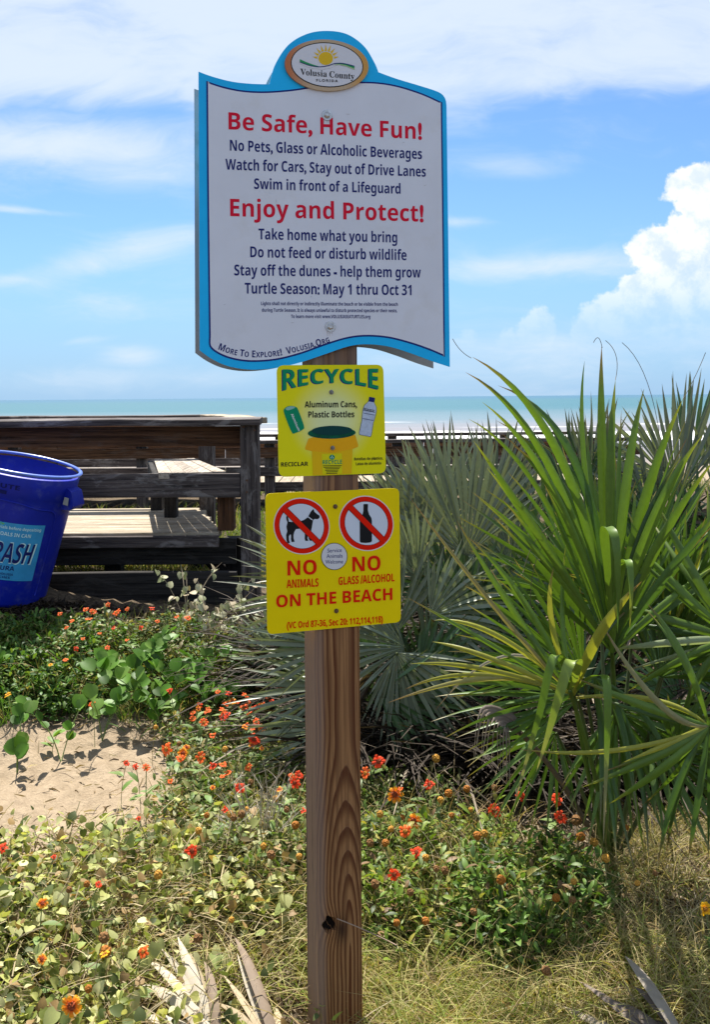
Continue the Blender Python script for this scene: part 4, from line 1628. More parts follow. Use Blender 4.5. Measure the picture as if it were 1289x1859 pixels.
def fan_arrays(hub, axis, normal, n=22, spread=150, length=0.6, width=0.03, droop=0.12, col=(.12, .17, .12), tip=(.25, .2, .1), T=9, jit=0.05, pleat=0.55, cup=0.15):
    hub, axis, normal = (np.array(v, float) for v in (hub, axis, normal))
    axis = axis / np.linalg.norm(axis)
    normal = normal - axis * np.dot(normal, axis)
    normal /= np.linalg.norm(normal)
    sd_ = np.cross(axis, normal)
    a = np.linspace(-spread / 2, spread / 2, n) + rng.normal(0, spread / n * 0.18, n)
    ar = np.radians(a)
    D = np.cos(ar)[:, None] * axis + np.sin(ar)[:, None] * sd_ + normal * (rng.normal(0, jit, n)[:, None] + cup * np.abs(np.sin(ar))[:, None])
    D = norm(D)
    L = length * (1 - 0.30 * (np.abs(a) / (spread / 2)) ** 2) * rng.uniform(0.88, 1.06, n)
    t = np.linspace(0, 1, T)
    dr = droop * rng.uniform(0.5, 1.6, n)
    Cn = hub + D[:, None, :] * (L[:, None] * t)[..., None]
    Cn[:, :, 2] -= (dr * L)[:, None] * t ** 2.4
    Cn += (sd_ * rng.normal(0, 0.03, (n, 1)))[:, None, :] * (L[:, None, None] * (t ** 2)[None, :, None])
    S = np.cross(normal, D)
    ph = pleat * np.where(np.arange(n) % 2, 1, -1)
    S = S * np.cos(ph)[:, None] + normal * np.sin(ph)[:, None]
    step = math.radians(spread / n)
    fused = 2 * L[:, None] * t * math.tan(step / 2) * 1.15
    free = width * np.where(t > 0.4, 1 - np.clip((t - 0.4) / 0.6, 0, 1) ** 1.5, 1.0)
    prof = np.minimum(fused / width, free / width)
    prof = np.maximum(prof, 0.05 * (1 - t))
    c = np.array(col) * rng.uniform(0.8, 1.2, (n, 1)) * np.array([1, 1, 1])
    tp = np.array(tip) * rng.uniform(0.7, 1.2, (n, 1))
    return ribbon_arrays(Cn, S, np.full(n, width), prof, 0.35, c, tp, 0.82)


def cat(arrs):
    V, Q, C = [], [], []
    o = 0
    for v, q, c in arrs:
        V.append(v)
        Q.append(q + o)
        C.append(c)
        o += len(v)
    return np.concatenate(V), np.concatenate(Q), np.concatenate(C)


def tube_obj(name, pts, radii, m, parent, col, sides=5):
    v, f = tube_vf(pts, radii, sides)
    return meshobj(name, v, f, m, parent, smooth=True, col=col)


def bez(p0, p1, p2, n):
    t = np.linspace(0, 1, n)[:, None]
    return (1 - t) ** 2 * np.array(p0) + 2 * t * (1 - t) * np.array(p1) + t * t * np.array(p2)


def headpt(px, py, h):
    r = ray(px, py)
    k = 1.4
    while k < 30 and EYE + r.z * k - Hf(r.x * k, k) - h > 0:
        k += .01
    return Vector((r.x * k, k, EYE + r.z * k))


def frond(root, base, hub, axis, normal, m, col, tip, pet_col=(0.10, 0.13, 0.05), **kw):
    V, Q, C = fan_arrays(hub, axis, normal, col=col, tip=tip, **kw)
    fo = np_mesh('frond', V, Q, m, parent=root, col=C, smooth=True)
    b, h = Vector(base), Vector(hub)
    ax = Vector(axis).normalized()
    mid = (b + h) / 2
    mid = b.lerp(h, 0.6) + Vector((0, 0, 0.10 * (h - b).length))
    pts = bez(b, mid - ax * 0.0, h, 8)
    tube_obj('petiole', pts, [0.009 - 0.0035 * i / 7 for i in range(8)], m, fo, pet_col, 5)
    return fo


def img_dir(ang, back=0.0):
    """direction in the picture plane (0 = up, 90 = right) leaning away from the camera by `back`"""
    a = R(ang)
    return Vector((math.sin(a), back, math.cos(a))).normalized()


def palmetto(label, base_px, fans, group=None, silver=True, dead=5, name='saw_palmetto', dead_h=0.45):
    bx, by = base_px
    b = headpt(bx, by, 0.0)
    root = empty(name, (b.x, b.y, b.z), label, 'palmetto', group)
    for (px, py, d, ang, back, ln, spread, n, w, kind) in fans:
        hub = U(px, py, d)
        ax = img_dir(ang, back)
        nm = Vector((random.uniform(-.5, .5), -1, random.uniform(0.0, .6)))
        if kind == 's':
            g = random.uniform(0.75, 1.2)
            col, tip, m = (0.150 * g, 0.180 * g, 0.120 * g), (0.16, 0.14, 0.09), L_SILVER
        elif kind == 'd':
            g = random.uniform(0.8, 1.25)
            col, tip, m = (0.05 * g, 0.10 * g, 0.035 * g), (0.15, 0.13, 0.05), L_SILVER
        elif kind == 'g':
            g = random.uniform(0.9, 1.2)
            col, tip, m = (0.135 * g, 0.215 * g, 0.028 * g), (0.36, 0.27, 0.07), L_PALM
        else:
            g = random.uniform(0.8, 1.2)
            col, tip, m = (0.17 * g, 0.13 * g, 0.095 * g), (0.24, 0.19, 0.14), L_DEAD
        bb = b + Vector((random.uniform(-.06, .06), random.uniform(-.05, .05), -0.03))
        frond(root, bb, hub, ax, nm, m, col, tip, n=int(n * 1.2), spread=spread, length=ln * 1.08, width=w * .88, droop=random.uniform(.05, .16) if kind != 'x' else .5)
    for k in range(dead):
        a = random.uniform(0, 2 * math.pi)
        rr = random.uniform(.12, .35)
        hub = b + Vector((rr * math.cos(a), rr * math.sin(a), random.uniform(.08, dead_h)))
        g = random.uniform(.6, 1.2)
        frond(root, b, hub, Vector((math.cos(a), math.sin(a), -0.8)), Vector((math.cos(a) * .5, math.sin(a) * .5, 1)), L_DEAD, (0.16 * g, 0.115 * g, 0.08 * g), (0.26, 0.21, 0.15),
              n=12, spread=90, length=random.uniform(.3, .5), width=0.026, droop=.7, jit=.15)
    return root, b


def rf(lst):
    return lst


random.seed(21)
# silvery palmetto whose leaves poke out left of the post
palmetto('silvery saw palmetto poking out to the left behind the post and lower sign', (640, 1345), [
    (600, 1085, 4.3, -72, -.15, .46, 95, 17, .024, 's'), (585, 1050, 4.5, -48, .1, .42, 90, 16, .022, 's'),
    (612, 1175, 4.2, -80, -.2, .42, 80, 14, .024, 's'), (606, 1250, 4.2, -88, -.2, .42, 70, 14, .024, 's'), (612, 1325, 4.15, -88, -.3, .42, 46, 10, .026, 's'),
    (606, 1140, 4.6, -100, .2, .36, 100, 16, .024, 'd'), (640, 1120, 4.5, 10, .3, .4, 120, 18, .026, 'd'), (625, 1220, 4.5, -60, .3, .4, 100, 14, .024, 'd')], dead=4)
# silvery palmetto right of the yellow signs
palmetto('silvery palmetto right beside the yellow signs, stiff leaves over the walkway rail', (800, 1400), [
    (848, 1010, 4.5, -6, .1, .62, 110, 24, .034, 's'), (800, 985, 4.7, -22, .2, .50, 120, 22, .032, 's'), (760, 1050, 4.4, -35, 0, .45, 110, 20, .030, 's'),
    (880, 960, 4.8, 12, .2, .48, 100, 20, .034, 's'), (720, 1150, 4.3, -20, -.1, .46, 130, 22, .028, 's'), (735, 1175, 4.2, -75, -.3, .36, 120, 20, .026, 's'),
    (720, 1185, 4.1, 150, -.2, .40, 120, 18, .026, 's'), (780, 1120, 4.3, 60, -.1, .42, 120, 20, .028, 's'), (700, 1060, 4.6, -10, .1, .40, 130, 20, .03, 'd'),
    (850, 1120, 4.5, 20, .2, .45, 130, 20, .03, 'd'), (810, 930, 4.9, -8, .2, .50, 70, 16, .034, 's'), (900, 930, 4.95, 4, .2, .50, 80, 18, .034, 's'), (770, 960, 4.8, -25, .1, .46, 90, 18, .03, 's'), (735, 1000, 4.6, -25, .0, .42, 100, 18, .03, 's'), (690, 1255, 4.1, 100, -.2, .36, 120, 18, .026, 'd'), (760, 1230, 4.2, 60, -.1, .4, 120, 18, .026, 'd'), (820, 1080, 4.8, -30, .3, .45, 130, 20, .03, 'd')], dead=8)
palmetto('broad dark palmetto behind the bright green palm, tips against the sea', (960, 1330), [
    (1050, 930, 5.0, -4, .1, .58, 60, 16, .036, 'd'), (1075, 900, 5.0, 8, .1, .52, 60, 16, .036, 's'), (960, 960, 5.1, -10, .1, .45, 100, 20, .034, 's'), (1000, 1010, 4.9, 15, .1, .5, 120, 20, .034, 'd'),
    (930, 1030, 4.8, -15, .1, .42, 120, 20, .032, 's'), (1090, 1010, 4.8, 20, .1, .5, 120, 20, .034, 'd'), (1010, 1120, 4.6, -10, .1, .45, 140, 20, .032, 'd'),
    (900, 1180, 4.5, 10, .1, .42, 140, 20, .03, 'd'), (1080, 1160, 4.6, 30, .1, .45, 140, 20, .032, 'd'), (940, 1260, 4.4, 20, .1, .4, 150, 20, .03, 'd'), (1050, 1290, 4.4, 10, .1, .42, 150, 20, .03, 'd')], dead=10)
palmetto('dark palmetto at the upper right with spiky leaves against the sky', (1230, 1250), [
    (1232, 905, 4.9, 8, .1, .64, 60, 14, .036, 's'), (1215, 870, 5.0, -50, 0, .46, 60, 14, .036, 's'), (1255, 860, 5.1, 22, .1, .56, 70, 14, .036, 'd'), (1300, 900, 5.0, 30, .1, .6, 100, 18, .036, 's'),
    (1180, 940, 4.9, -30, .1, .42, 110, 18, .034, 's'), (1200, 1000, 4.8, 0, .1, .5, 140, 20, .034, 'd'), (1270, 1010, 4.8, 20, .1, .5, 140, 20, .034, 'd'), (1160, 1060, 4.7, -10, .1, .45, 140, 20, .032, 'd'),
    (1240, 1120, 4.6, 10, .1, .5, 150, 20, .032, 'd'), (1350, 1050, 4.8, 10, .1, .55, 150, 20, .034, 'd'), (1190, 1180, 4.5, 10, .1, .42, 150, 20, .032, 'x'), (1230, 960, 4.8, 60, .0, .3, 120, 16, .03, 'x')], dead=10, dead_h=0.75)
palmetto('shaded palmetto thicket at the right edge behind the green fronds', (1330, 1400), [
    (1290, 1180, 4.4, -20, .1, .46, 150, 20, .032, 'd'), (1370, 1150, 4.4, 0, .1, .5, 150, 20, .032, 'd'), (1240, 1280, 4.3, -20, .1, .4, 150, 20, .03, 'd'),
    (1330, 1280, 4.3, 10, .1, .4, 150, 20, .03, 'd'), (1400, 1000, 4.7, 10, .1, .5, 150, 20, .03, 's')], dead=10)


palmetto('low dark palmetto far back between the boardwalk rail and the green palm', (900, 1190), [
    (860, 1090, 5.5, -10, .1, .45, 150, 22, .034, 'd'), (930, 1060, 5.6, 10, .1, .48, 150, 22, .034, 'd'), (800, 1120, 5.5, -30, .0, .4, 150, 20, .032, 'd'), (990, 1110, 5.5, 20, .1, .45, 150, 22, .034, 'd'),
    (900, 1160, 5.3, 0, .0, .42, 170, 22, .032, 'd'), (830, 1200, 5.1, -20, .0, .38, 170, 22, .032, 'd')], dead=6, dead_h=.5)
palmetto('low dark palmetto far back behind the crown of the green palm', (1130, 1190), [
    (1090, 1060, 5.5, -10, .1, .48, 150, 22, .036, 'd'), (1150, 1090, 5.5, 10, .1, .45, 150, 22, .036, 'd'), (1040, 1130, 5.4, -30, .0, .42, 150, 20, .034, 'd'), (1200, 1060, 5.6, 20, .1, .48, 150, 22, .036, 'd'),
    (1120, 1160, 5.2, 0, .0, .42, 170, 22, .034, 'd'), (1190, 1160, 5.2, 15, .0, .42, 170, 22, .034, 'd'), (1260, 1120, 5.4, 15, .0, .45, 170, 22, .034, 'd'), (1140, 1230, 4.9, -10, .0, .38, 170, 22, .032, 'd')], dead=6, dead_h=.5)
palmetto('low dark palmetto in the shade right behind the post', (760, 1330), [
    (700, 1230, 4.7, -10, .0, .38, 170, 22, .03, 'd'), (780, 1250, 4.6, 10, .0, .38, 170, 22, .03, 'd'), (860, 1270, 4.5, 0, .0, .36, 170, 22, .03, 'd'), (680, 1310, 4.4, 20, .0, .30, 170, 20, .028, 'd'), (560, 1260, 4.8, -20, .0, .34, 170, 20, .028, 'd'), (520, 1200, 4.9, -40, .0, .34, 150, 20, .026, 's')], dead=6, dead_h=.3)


def blade_obj(root, p0, p1, p2, w, col, tip, m=None, fold=0.8, T=16, side=None, name='leaf_blade', tip_from=0.8, wpos=0.3):
    Cn = bez(p0, p1, p2, T)[None]
    d = Vector(p2) - Vector(p0)
    s = side if side is not None else d.cross(Vector((0, -1, 0.25)))
    if s.length < 1e-3:
        s = Vector((1, 0, 0))
    t = np.linspace(0, 1, T)
    prof = np.minimum(0.30 + t / wpos * 0.7, 1.0) * np.where(t > 0.5, 1 - np.clip((t - 0.5) / 0.5, 0, 1) ** 1.7, 1)
    prof = np.maximum(prof, 0.02)
    V, Q, C = ribbon_arrays(Cn, np.array([s.normalized()[:]]), np.array([w]), prof, fold, np.array([col]), np.array([tip]), tip_from)
    return np_mesh(name, V, Q, m or L_PALM, parent=root, col=C, smooth=True)


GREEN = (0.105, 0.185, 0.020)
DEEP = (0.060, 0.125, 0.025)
YEL = (0.30, 0.30, 0.035)
BRN = (0.24, 0.13, 0.05)


def hero_fan(root, base, hub_px, d, blades, name='frond', petw=0.011):
    """a costapalmate leaf whose blades are set one by one; each blade: (mid px, tip px, depth change mid, depth change tip, width, colour, tip colour)"""
    hub = U(*hub_px, d)
    mid = Vector(base).lerp(hub, 0.55) + Vector((random.uniform(-.03, .03), 0.0, 0.03))
    pts = bez(base, mid, hub, 9)
    fo = tube_obj(name, pts, [petw * (1 - .45 * i / 8) for i in range(9)], L_PALM, root, (0.10, 0.16, 0.03), 6)
    extra = []
    for (m, t, dm, dt, w, c, ct) in blades:
        for q in range(1 if w > .02 else 0):
            jx, jy = random.uniform(-38, 38), random.uniform(-15, 45)
            f = random.uniform(.72, .98)
            t2 = (hub_px[0] + (t[0] + jx - hub_px[0]) * f, hub_px[1] + (t[1] + jy - hub_px[1]) * f)
            m2 = (hub_px[0] + (m[0] + jx * .5 - hub_px[0]) * f, hub_px[1] + (m[1] + jy * .5 - hub_px[1]) * f)
            g = random.uniform(.45, .95)
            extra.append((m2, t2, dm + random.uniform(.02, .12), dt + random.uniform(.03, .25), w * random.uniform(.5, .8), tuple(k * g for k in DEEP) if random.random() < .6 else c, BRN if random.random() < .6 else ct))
    for (m, t, dm, dt, w, c, ct) in list(blades) + extra:
        m3 = U(*m, d + dm)
        t3 = U(*t, d + dt)
        c3 = m3 * 2 - (hub + t3) * 0.5
        g = random.uniform(.85, 1.15)
        blade_obj(fo, hub, c3, t3, w, tuple(k * g for k in c), ct)
    return fo


def green_palm():
    b = headpt(1110, 1560, 0.0)
    root = empty('green_palm', (b.x, b.y, b.z), 'bright green young fan palm with long arching leaves, right of the post', 'palm')
    bb = b + Vector((0, 0, -0.05))
    d = 3.15
    hub = (1112, 1185)
    W = .033
    hero_fan(root, bb, hub, d, [
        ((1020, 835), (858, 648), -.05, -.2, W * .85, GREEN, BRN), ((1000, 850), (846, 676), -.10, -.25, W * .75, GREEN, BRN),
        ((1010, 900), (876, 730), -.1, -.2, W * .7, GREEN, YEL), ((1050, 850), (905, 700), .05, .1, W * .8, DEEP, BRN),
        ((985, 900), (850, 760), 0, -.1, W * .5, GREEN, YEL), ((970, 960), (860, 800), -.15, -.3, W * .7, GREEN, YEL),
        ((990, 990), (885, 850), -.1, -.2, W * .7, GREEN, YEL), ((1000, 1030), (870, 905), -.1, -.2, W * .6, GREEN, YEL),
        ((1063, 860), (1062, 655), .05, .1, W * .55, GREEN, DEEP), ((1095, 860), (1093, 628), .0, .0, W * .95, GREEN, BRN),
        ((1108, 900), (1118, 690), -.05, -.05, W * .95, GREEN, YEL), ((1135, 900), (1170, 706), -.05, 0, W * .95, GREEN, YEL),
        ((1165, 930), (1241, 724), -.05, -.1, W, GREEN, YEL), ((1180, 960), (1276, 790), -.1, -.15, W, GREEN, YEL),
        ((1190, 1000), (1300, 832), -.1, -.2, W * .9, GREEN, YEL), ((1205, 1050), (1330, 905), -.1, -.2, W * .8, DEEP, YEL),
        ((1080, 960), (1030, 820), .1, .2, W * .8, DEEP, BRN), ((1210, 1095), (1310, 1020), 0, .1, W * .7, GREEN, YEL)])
    # second leaf lower left
    hero_fan(root, bb, (1042, 1262), d - .12, [
        ((905, 1110), (742, 900), 0, .1, W * .45, (0.20, 0.17, 0.06), BRN), ((930, 1105), (830, 945), .0, .0, W * .6, GREEN, BRN), ((950, 1090), (850, 975), 0, 0, W * .6, GREEN, BRN),
        ((900, 1175), (740, 1085), 0, 0, W * .45, GREEN, BRN), ((905, 1155), (788, 1126), 0, .05, W * .5, YEL, YEL), ((890, 1195), (785, 1165), 0, .1, W * .5, YEL, YEL),
        ((880, 1215), (745, 1205), 0, .0, W * .5, YEL, YEL), ((870, 1225), (735, 1252), 0, .0, W * .45, YEL, BRN), ((900, 1230), (704, 1276), 0, -.05, W * .55, (0.26, 0.24, 0.07), BRN),
        ((960, 1150), (890, 1030), .0, .1, W * .6, GREEN, BRN), ((1002, 1130), (1006, 1030), .0, .0, W * .55, YEL, BRN), ((1022, 1130), (1028, 985), .1, .15, W * .5, GREEN, YEL),
        ((1090, 1150), (1166, 1055), -.1, -.15, W * .95, YEL, BRN), ((960, 1270), (865, 1300), .1, .3, W * .5, DEEP, YEL), ((985, 1300), (905, 1390), .1, .2, W * .5, DEEP, YEL),
        ((925, 1190), (790, 1290), 0, 0, W * .3, (0.3, 0.27, 0.2), BRN)])
    # third leaf hanging at the front: long blades folded over
    hb = U(1035, 1255, d - .15)
    fo = tube_obj('frond', bez(bb, Vector(bb).lerp(hb, .5) + Vector((.03, -.03, .02)), hb, 9), [.011 * (1 - .4 * i / 8) for i in range(9)], L_PALM, root, (0.10, 0.16, 0.03), 6)

    def folded(pts, w, col, tip):
        P = smooth3([U(px, py, d + dd) for px, py, dd in pts], 7)
        Cn = np.array([p[:] for p in P])[None]
        T = Cn.shape[1]
        t = np.linspace(0, 1, T)
        prof = np.minimum(0.35 + t / .25 * .65, 1) * np.where(t > .55, 1 - np.clip((t - .55) / .45, 0, 1) ** 1.5, 1)
        tang = np.gradient(Cn[0], axis=0)
        S = np.array([[1.0, 0.12, 0.0]])
        V, Q, C = ribbon_arrays(Cn, S, np.array([w]), np.maximum(prof, .02), .25, np.array([col]), np.array([tip]), .75)
        np_mesh('leaf_blade', V, Q, L_PALM, parent=fo, col=C, smooth=True)
    folded([(1035, 1255, -.12), (1046, 1225, -.20), (1048, 1199, -.28), (1034, 1205, -.34), (1015, 1265, -.36), (995, 1335, -.36), (974, 1402, -.35)], W * .95, (0.22, 0.30, 0.045), (0.35, 0.33, 0.12))
    folded([(1035, 1255, -.12), (1030, 1215, -.18), (1012, 1188, -.24), (998, 1215, -.28), (984, 1280, -.3), (962, 1360, -.3), (932, 1468, -.28)], W * .75, GREEN, (0.33, 0.28, 0.16))
    folded([(1040, 1262, -.10), (1068, 1232, -.2), (1092, 1225, -.28), (1102, 1238, -.34), (1104, 1300, -.36), (1101, 1400, -.36), (1096, 1530, -.34)], W * .75, GREEN, (0.36, 0.30, 0.2))
    folded([(1112, 1185, -.02), (1104, 1040, -.15), (1098, 965, -.24), (1108, 958, -.32), (1119, 985, -.36), (1123, 1060, -.36), (1122, 1150, -.33)], W * .85, GREEN, DEEP)
    folded([(1112, 1185, -.02), (1128, 1050, -.10), (1133, 1018, -.2), (1143, 1022, -.26), (1147, 1070, -.28), (1144, 1140, -.28)], W * .7, GREEN, YEL)
    for (hx, hy, dd, ang, back, ln, sp, n, w) in ((1112, 1185, .12, 2, .15, .86, 110, 26, .024), (1150, 1150, .35, 18, .1, .80, 110, 26, .026), (1060, 1230, .15, -48, -.05, .55, 90, 20, .019),
                                                  (1200, 1230, .25, 30, .0, .62, 120, 24, .024), (1050, 1270, .05, -85, -.1, .48, 80, 16, .017), (1120, 1290, .1, 150, -.15, .42, 150, 22, .022), (1180, 1330, .05, 120, -.2, .40, 140, 20, .022),
                                                  (1090, 1100, .45, -30, .1, .66, 100, 24, .022), (1230, 1150, .3, -5, .05, .60, 120, 24, .022), (1230, 1380, .0, 60, -.1, .40, 150, 20, .022), (1010, 1330, .25, -130, -.1, .34, 130, 16, .018)):
        g = random.uniform(.8, 1.15)
        nm = Vector((random.uniform(-.5, .5), -1, random.uniform(.1, .7)))
        frond(root, bb, U(hx, hy, d + dd), img_dir(ang, back), nm, L_PALM, (.080 * g, .150 * g, .020 * g), (.30, .20, .07), n=n, spread=sp, length=ln, width=w, droop=random.uniform(.05, .22), jit=.09, T=11)
    # lower skirt blades from the crown to the ground
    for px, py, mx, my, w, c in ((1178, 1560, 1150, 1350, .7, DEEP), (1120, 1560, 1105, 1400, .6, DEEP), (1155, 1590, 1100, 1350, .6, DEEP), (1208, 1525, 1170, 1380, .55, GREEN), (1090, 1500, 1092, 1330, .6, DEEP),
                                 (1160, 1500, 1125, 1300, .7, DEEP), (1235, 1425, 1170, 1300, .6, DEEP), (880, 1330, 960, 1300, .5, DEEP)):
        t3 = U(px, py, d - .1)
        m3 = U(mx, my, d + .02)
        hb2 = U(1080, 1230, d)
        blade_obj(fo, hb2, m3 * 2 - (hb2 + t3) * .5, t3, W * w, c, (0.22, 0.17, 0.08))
    # dead curled frond on the left of the crown
    hb3 = U(945, 1330, d + .05)
    fd = tube_obj('dead_frond', bez(bb, Vector(bb).lerp(hb3, .5) + Vector((0, 0, .1)), hb3, 8), [.009] * 8, L_DEAD, root, (0.14, 0.10, 0.07), 5)
    for k in range(11):
        tx, ty = 858 + k * 7 + random.uniform(-5, 5), 1345 + k * 6 + random.uniform(0, 40)
        P = smooth3([hb3, U(930 - k, 1300 + k * 2, d), U(875 + k * 5, 1288 + k * 5, d - .03), U(tx, ty, d - .03)], 6)
        Cn = np.array([p[:] for p in P])[None]
        T = Cn.shape[1]
        t = np.linspace(0, 1, T)
        V, Q, C = ribbon_arrays(Cn, np.array([[random.uniform(-.3, .6), .5, .8]]), np.array([.020]), np.maximum(1 - t ** 2, .05), .5, np.array([[.20, .16, .135]]), np.array([[.34, .29, .25]]), .5)
        np_mesh('leaf_blade', V, Q, L_DEAD, parent=fd, col=C, smooth=True)
    # loose fibres
    for (a, m, t) in (((856, 650), (835, 640), (822, 615)), ((1094, 632), (1088, 600), (1078, 622)), ((1118, 690), (1130, 640), (1100, 618)), ((1200, 800), (1180, 660), (1130, 622)), ((1241, 724), (1262, 690), (1282, 640)),
                      ((950, 1040), (965, 975), (1000, 955)), ((965, 1120), (955, 1010), (1010, 960))):
        p = [U(*q, d - .1) for q in (a, m, t)]
        tube_obj('leaf_fibre', bez(*p, 10), .0011, L_DEAD, root, (0.16, 0.13, 0.09), 3)
    return root


green_palm()


def edge_palm():
    b = headpt(1400, 1600, 0.0)
    root = empty('green_palm', (b.x, b.y, b.z), 'bright green fan palm mostly outside the picture, its leaves reaching in from the right', 'palm')
    d = 2.9
    W = .042
    bb = b + Vector((0, 0, -.05))
    hero_fan(root, bb, (1288, 1318), d, [
        ((1180, 1285), (1050, 1232), 0, 0, W * .6, GREEN, BRN), ((1120, 1362), (940, 1360), 0, .0, W * .35, YEL, BRN), ((1200, 1370), (1055, 1430), 0, .05, W * .6, GREEN, YEL),
        ((1210, 1390), (1105, 1460), 0, .1, W * .6, GREEN, YEL), ((1195, 1275), (1085, 1118), 0, .1, W * .45, (0.24, 0.22, 0.09), BRN), ((1240, 1190), (1175, 1095), 0, .1, W * .5, GREEN, BRN),
        ((1330, 1200), (1350, 1050), 0, .1, W * .7, GREEN, YEL), ((1380, 1250), (1460, 1150), 0, .1, W * .8, GREEN, YEL), ((1230, 1430), (1195, 1570), 0, 0, W * .5, DEEP, BRN), ((1360, 1380), (1440, 1470), 0, 0, W * .7, GREEN, YEL),
        ((1170, 1268), (1000, 1272), .1, .2, W * .4, YEL, BRN), ((1240, 1340), (1130, 1385), 0, 0, W * .5, YEL, YEL), ((1270, 1440), (1250, 1560), 0, 0, W * .5, DEEP, BRN)])
    hero_fan(root, bb, (1330, 1160), d + .25, [
        ((1260, 1040), (1185, 900), .0, .1, W * .7, GREEN, YEL), ((1245, 1080), (1150, 985), .0, .1, W * .7, GREEN, YEL), ((1230, 1130), (1100, 1090), .0, .1, W * .7, GREEN, YEL),
        ((1235, 1165), (1105, 1180), .0, .1, W * .6, (0.3, 0.36, 0.2), YEL), ((1300, 1030), (1285, 880), .0, .1, W * .7, GREEN, YEL), ((1245, 1195), (1140, 1255), .0, .1, W * .6, GREEN, YEL),
        ((1350, 1030), (1380, 880), .0, .1, W * .7, GREEN, YEL), ((1410, 1060), (1480, 950), .0, .1, W * .7, GREEN, YEL), ((1270, 1230), (1235, 1330), 0, 0, W * .6, GREEN, YEL)])
    hero_fan(root, bb, (1215, 1150), d + .55, [
        ((1205, 1050), (1190, 960), 0, 0, W * .5, YEL, BRN), ((1185, 1060), (1150, 985), 0, 0, W * .5, YEL, BRN), ((1225, 1050), (1235, 950), 0, 0, W * .5, YEL, YEL), ((1250, 1070), (1280, 980), 0, 0, W * .5, YEL, YEL)])


edge_palm()

# ------------------------------------------------------------------ LOW PLANTS
def ground_pts(px, py, lift=0.0):
    """where the sight lines through these picture points meet the ground (only to spread plants over the ground in view)"""
    px, py = np.asarray(px, float), np.asarray(py, float)
    u, v = px - CX, -(py - HY)
    rx, rz = (u * cr + v * sr) / FPX, (-u * sr + v * cr) / FPX
    n = len(px)
    ks = np.concatenate([np.arange(1.4, 9, .05), np.arange(9, 40, .5)])
    out = np.full(n, 40.0)
    prev = np.full(n, 9.0)
    live = np.ones(n, bool)
    for k in ks:
        idx = np.nonzero(live)[0]
        if not len(idx):
            break
        g = EYE + rz[idx] * k - H(rx[idx] * k, np.full(len(idx), k)) - lift
        hit = g <= 0
        hi = idx[hit]
        st_ = .05 if k < 9 else .5
        out[hi] = k - st_ * (-g[hit]) / np.maximum(1e-6, prev[hi] - g[hit])
        live[hi] = False
        prev[idx] = g
    return np.stack([rx * out, out, H(rx * out, out)], 1)


def area(cx, cy, rx, ry, n):
    a = rng.uniform(0, 2 * np.pi, n)
    r = np.sqrt(rng.uniform(0, 1, n)) * rng.uniform(0.85, 1.12, n)
    return ground_pts(cx + rx * r * np.cos(a), np.maximum(cy + ry * r * np.sin(a), 1010))


def strand_arrays(P, hgt, lean, width, c0, c1, T=5, droop=0.25, taper=True):
    N = len(P)
    a = rng.uniform(0, 2 * np.pi, N)
    ln = np.abs(rng.normal(0, lean, N))
    D = norm(np.stack([np.cos(a) * ln, np.sin(a) * ln, np.ones(N)], 1))
    Hh = hgt * rng.uniform(0.45, 1.15, N)
    t = np.linspace(0, 1, T)
    Cn = P[:, None, :] + D[:, None, :] * (Hh[:, None] * t)[..., None]
    hz = D.copy()
    hz[:, 2] = 0
    Cn = Cn + norm(hz)[:, None, :] * (Hh * droop * rng.uniform(.3, 1.6, N))[:, None, None] * (t ** 2)[None, :, None]
    Cn[:, :, 2] -= (Hh * droop * 0.6 * rng.uniform(.3, 1.6, N))[:, None] * t ** 2.5
    b = rng.uniform(0, 2 * np.pi, N)
    S = np.stack([np.cos(b), np.sin(b), np.zeros(N)], 1)
    prof = np.maximum(1 - t ** 1.8, .08) if taper else np.full(T, 1.0)
    return ribbon_arrays(Cn, S, width * rng.uniform(.6, 1.3, N), prof, 0, c0, c1, 0.5)


def colmix(N, *cols, var=0.25):
    """random pick among (r,g,b,weight)"""
    w = np.array([c[3] for c in cols])
    k = rng.choice(len(cols), N, p=w / w.sum())
    base = np.array([c[:3] for c in cols])[k]
    return base * rng.uniform(1 - var, 1 + var, (N, 1))


# leaf outlines: (x across, y along, z lift); a fan of triangles/quads about the midrib
def leaf_shape(kind):
    if kind == 'heart':
        half = [(0, 0), (.30, -.06), (.46, .14), (.45, .40), (.28, .72), (0, 1.0)]
        mid = [0, .02, .18, .42, .72, 1.0]
        cup, bend = .22, .18
    elif kind == 'round':
        half = [(0, 0), (.26, .08), (.46, .32), (.50, .62), (.34, .92), (.06, .98)]
        mid = [0, .10, .33, .62, .86, .93]
        cup, bend = .34, .10
    else:                                                   # lance
        half = [(0, 0), (.07, .12), (.13, .38), (.14, .62), (.08, .86), (0, 1.0)]
        mid = [0, .12, .38, .62, .86, 1.0]
        cup, bend = .3, .35
    V, F = [], []
    for (x, y), m in zip(half, mid):
        z = -bend * y * y
        V.append((-x, y, z + cup * x))
        V.append((0, m, -bend * m * m))
        V.append((x, y, z + cup * x))
    for i in range(len(half) - 1):
        for k in range(2):
            a = i * 3 + k
            F.append([a, a + 1, a + 4, a + 3])
    return np.array(V, float), np.array(F, int)


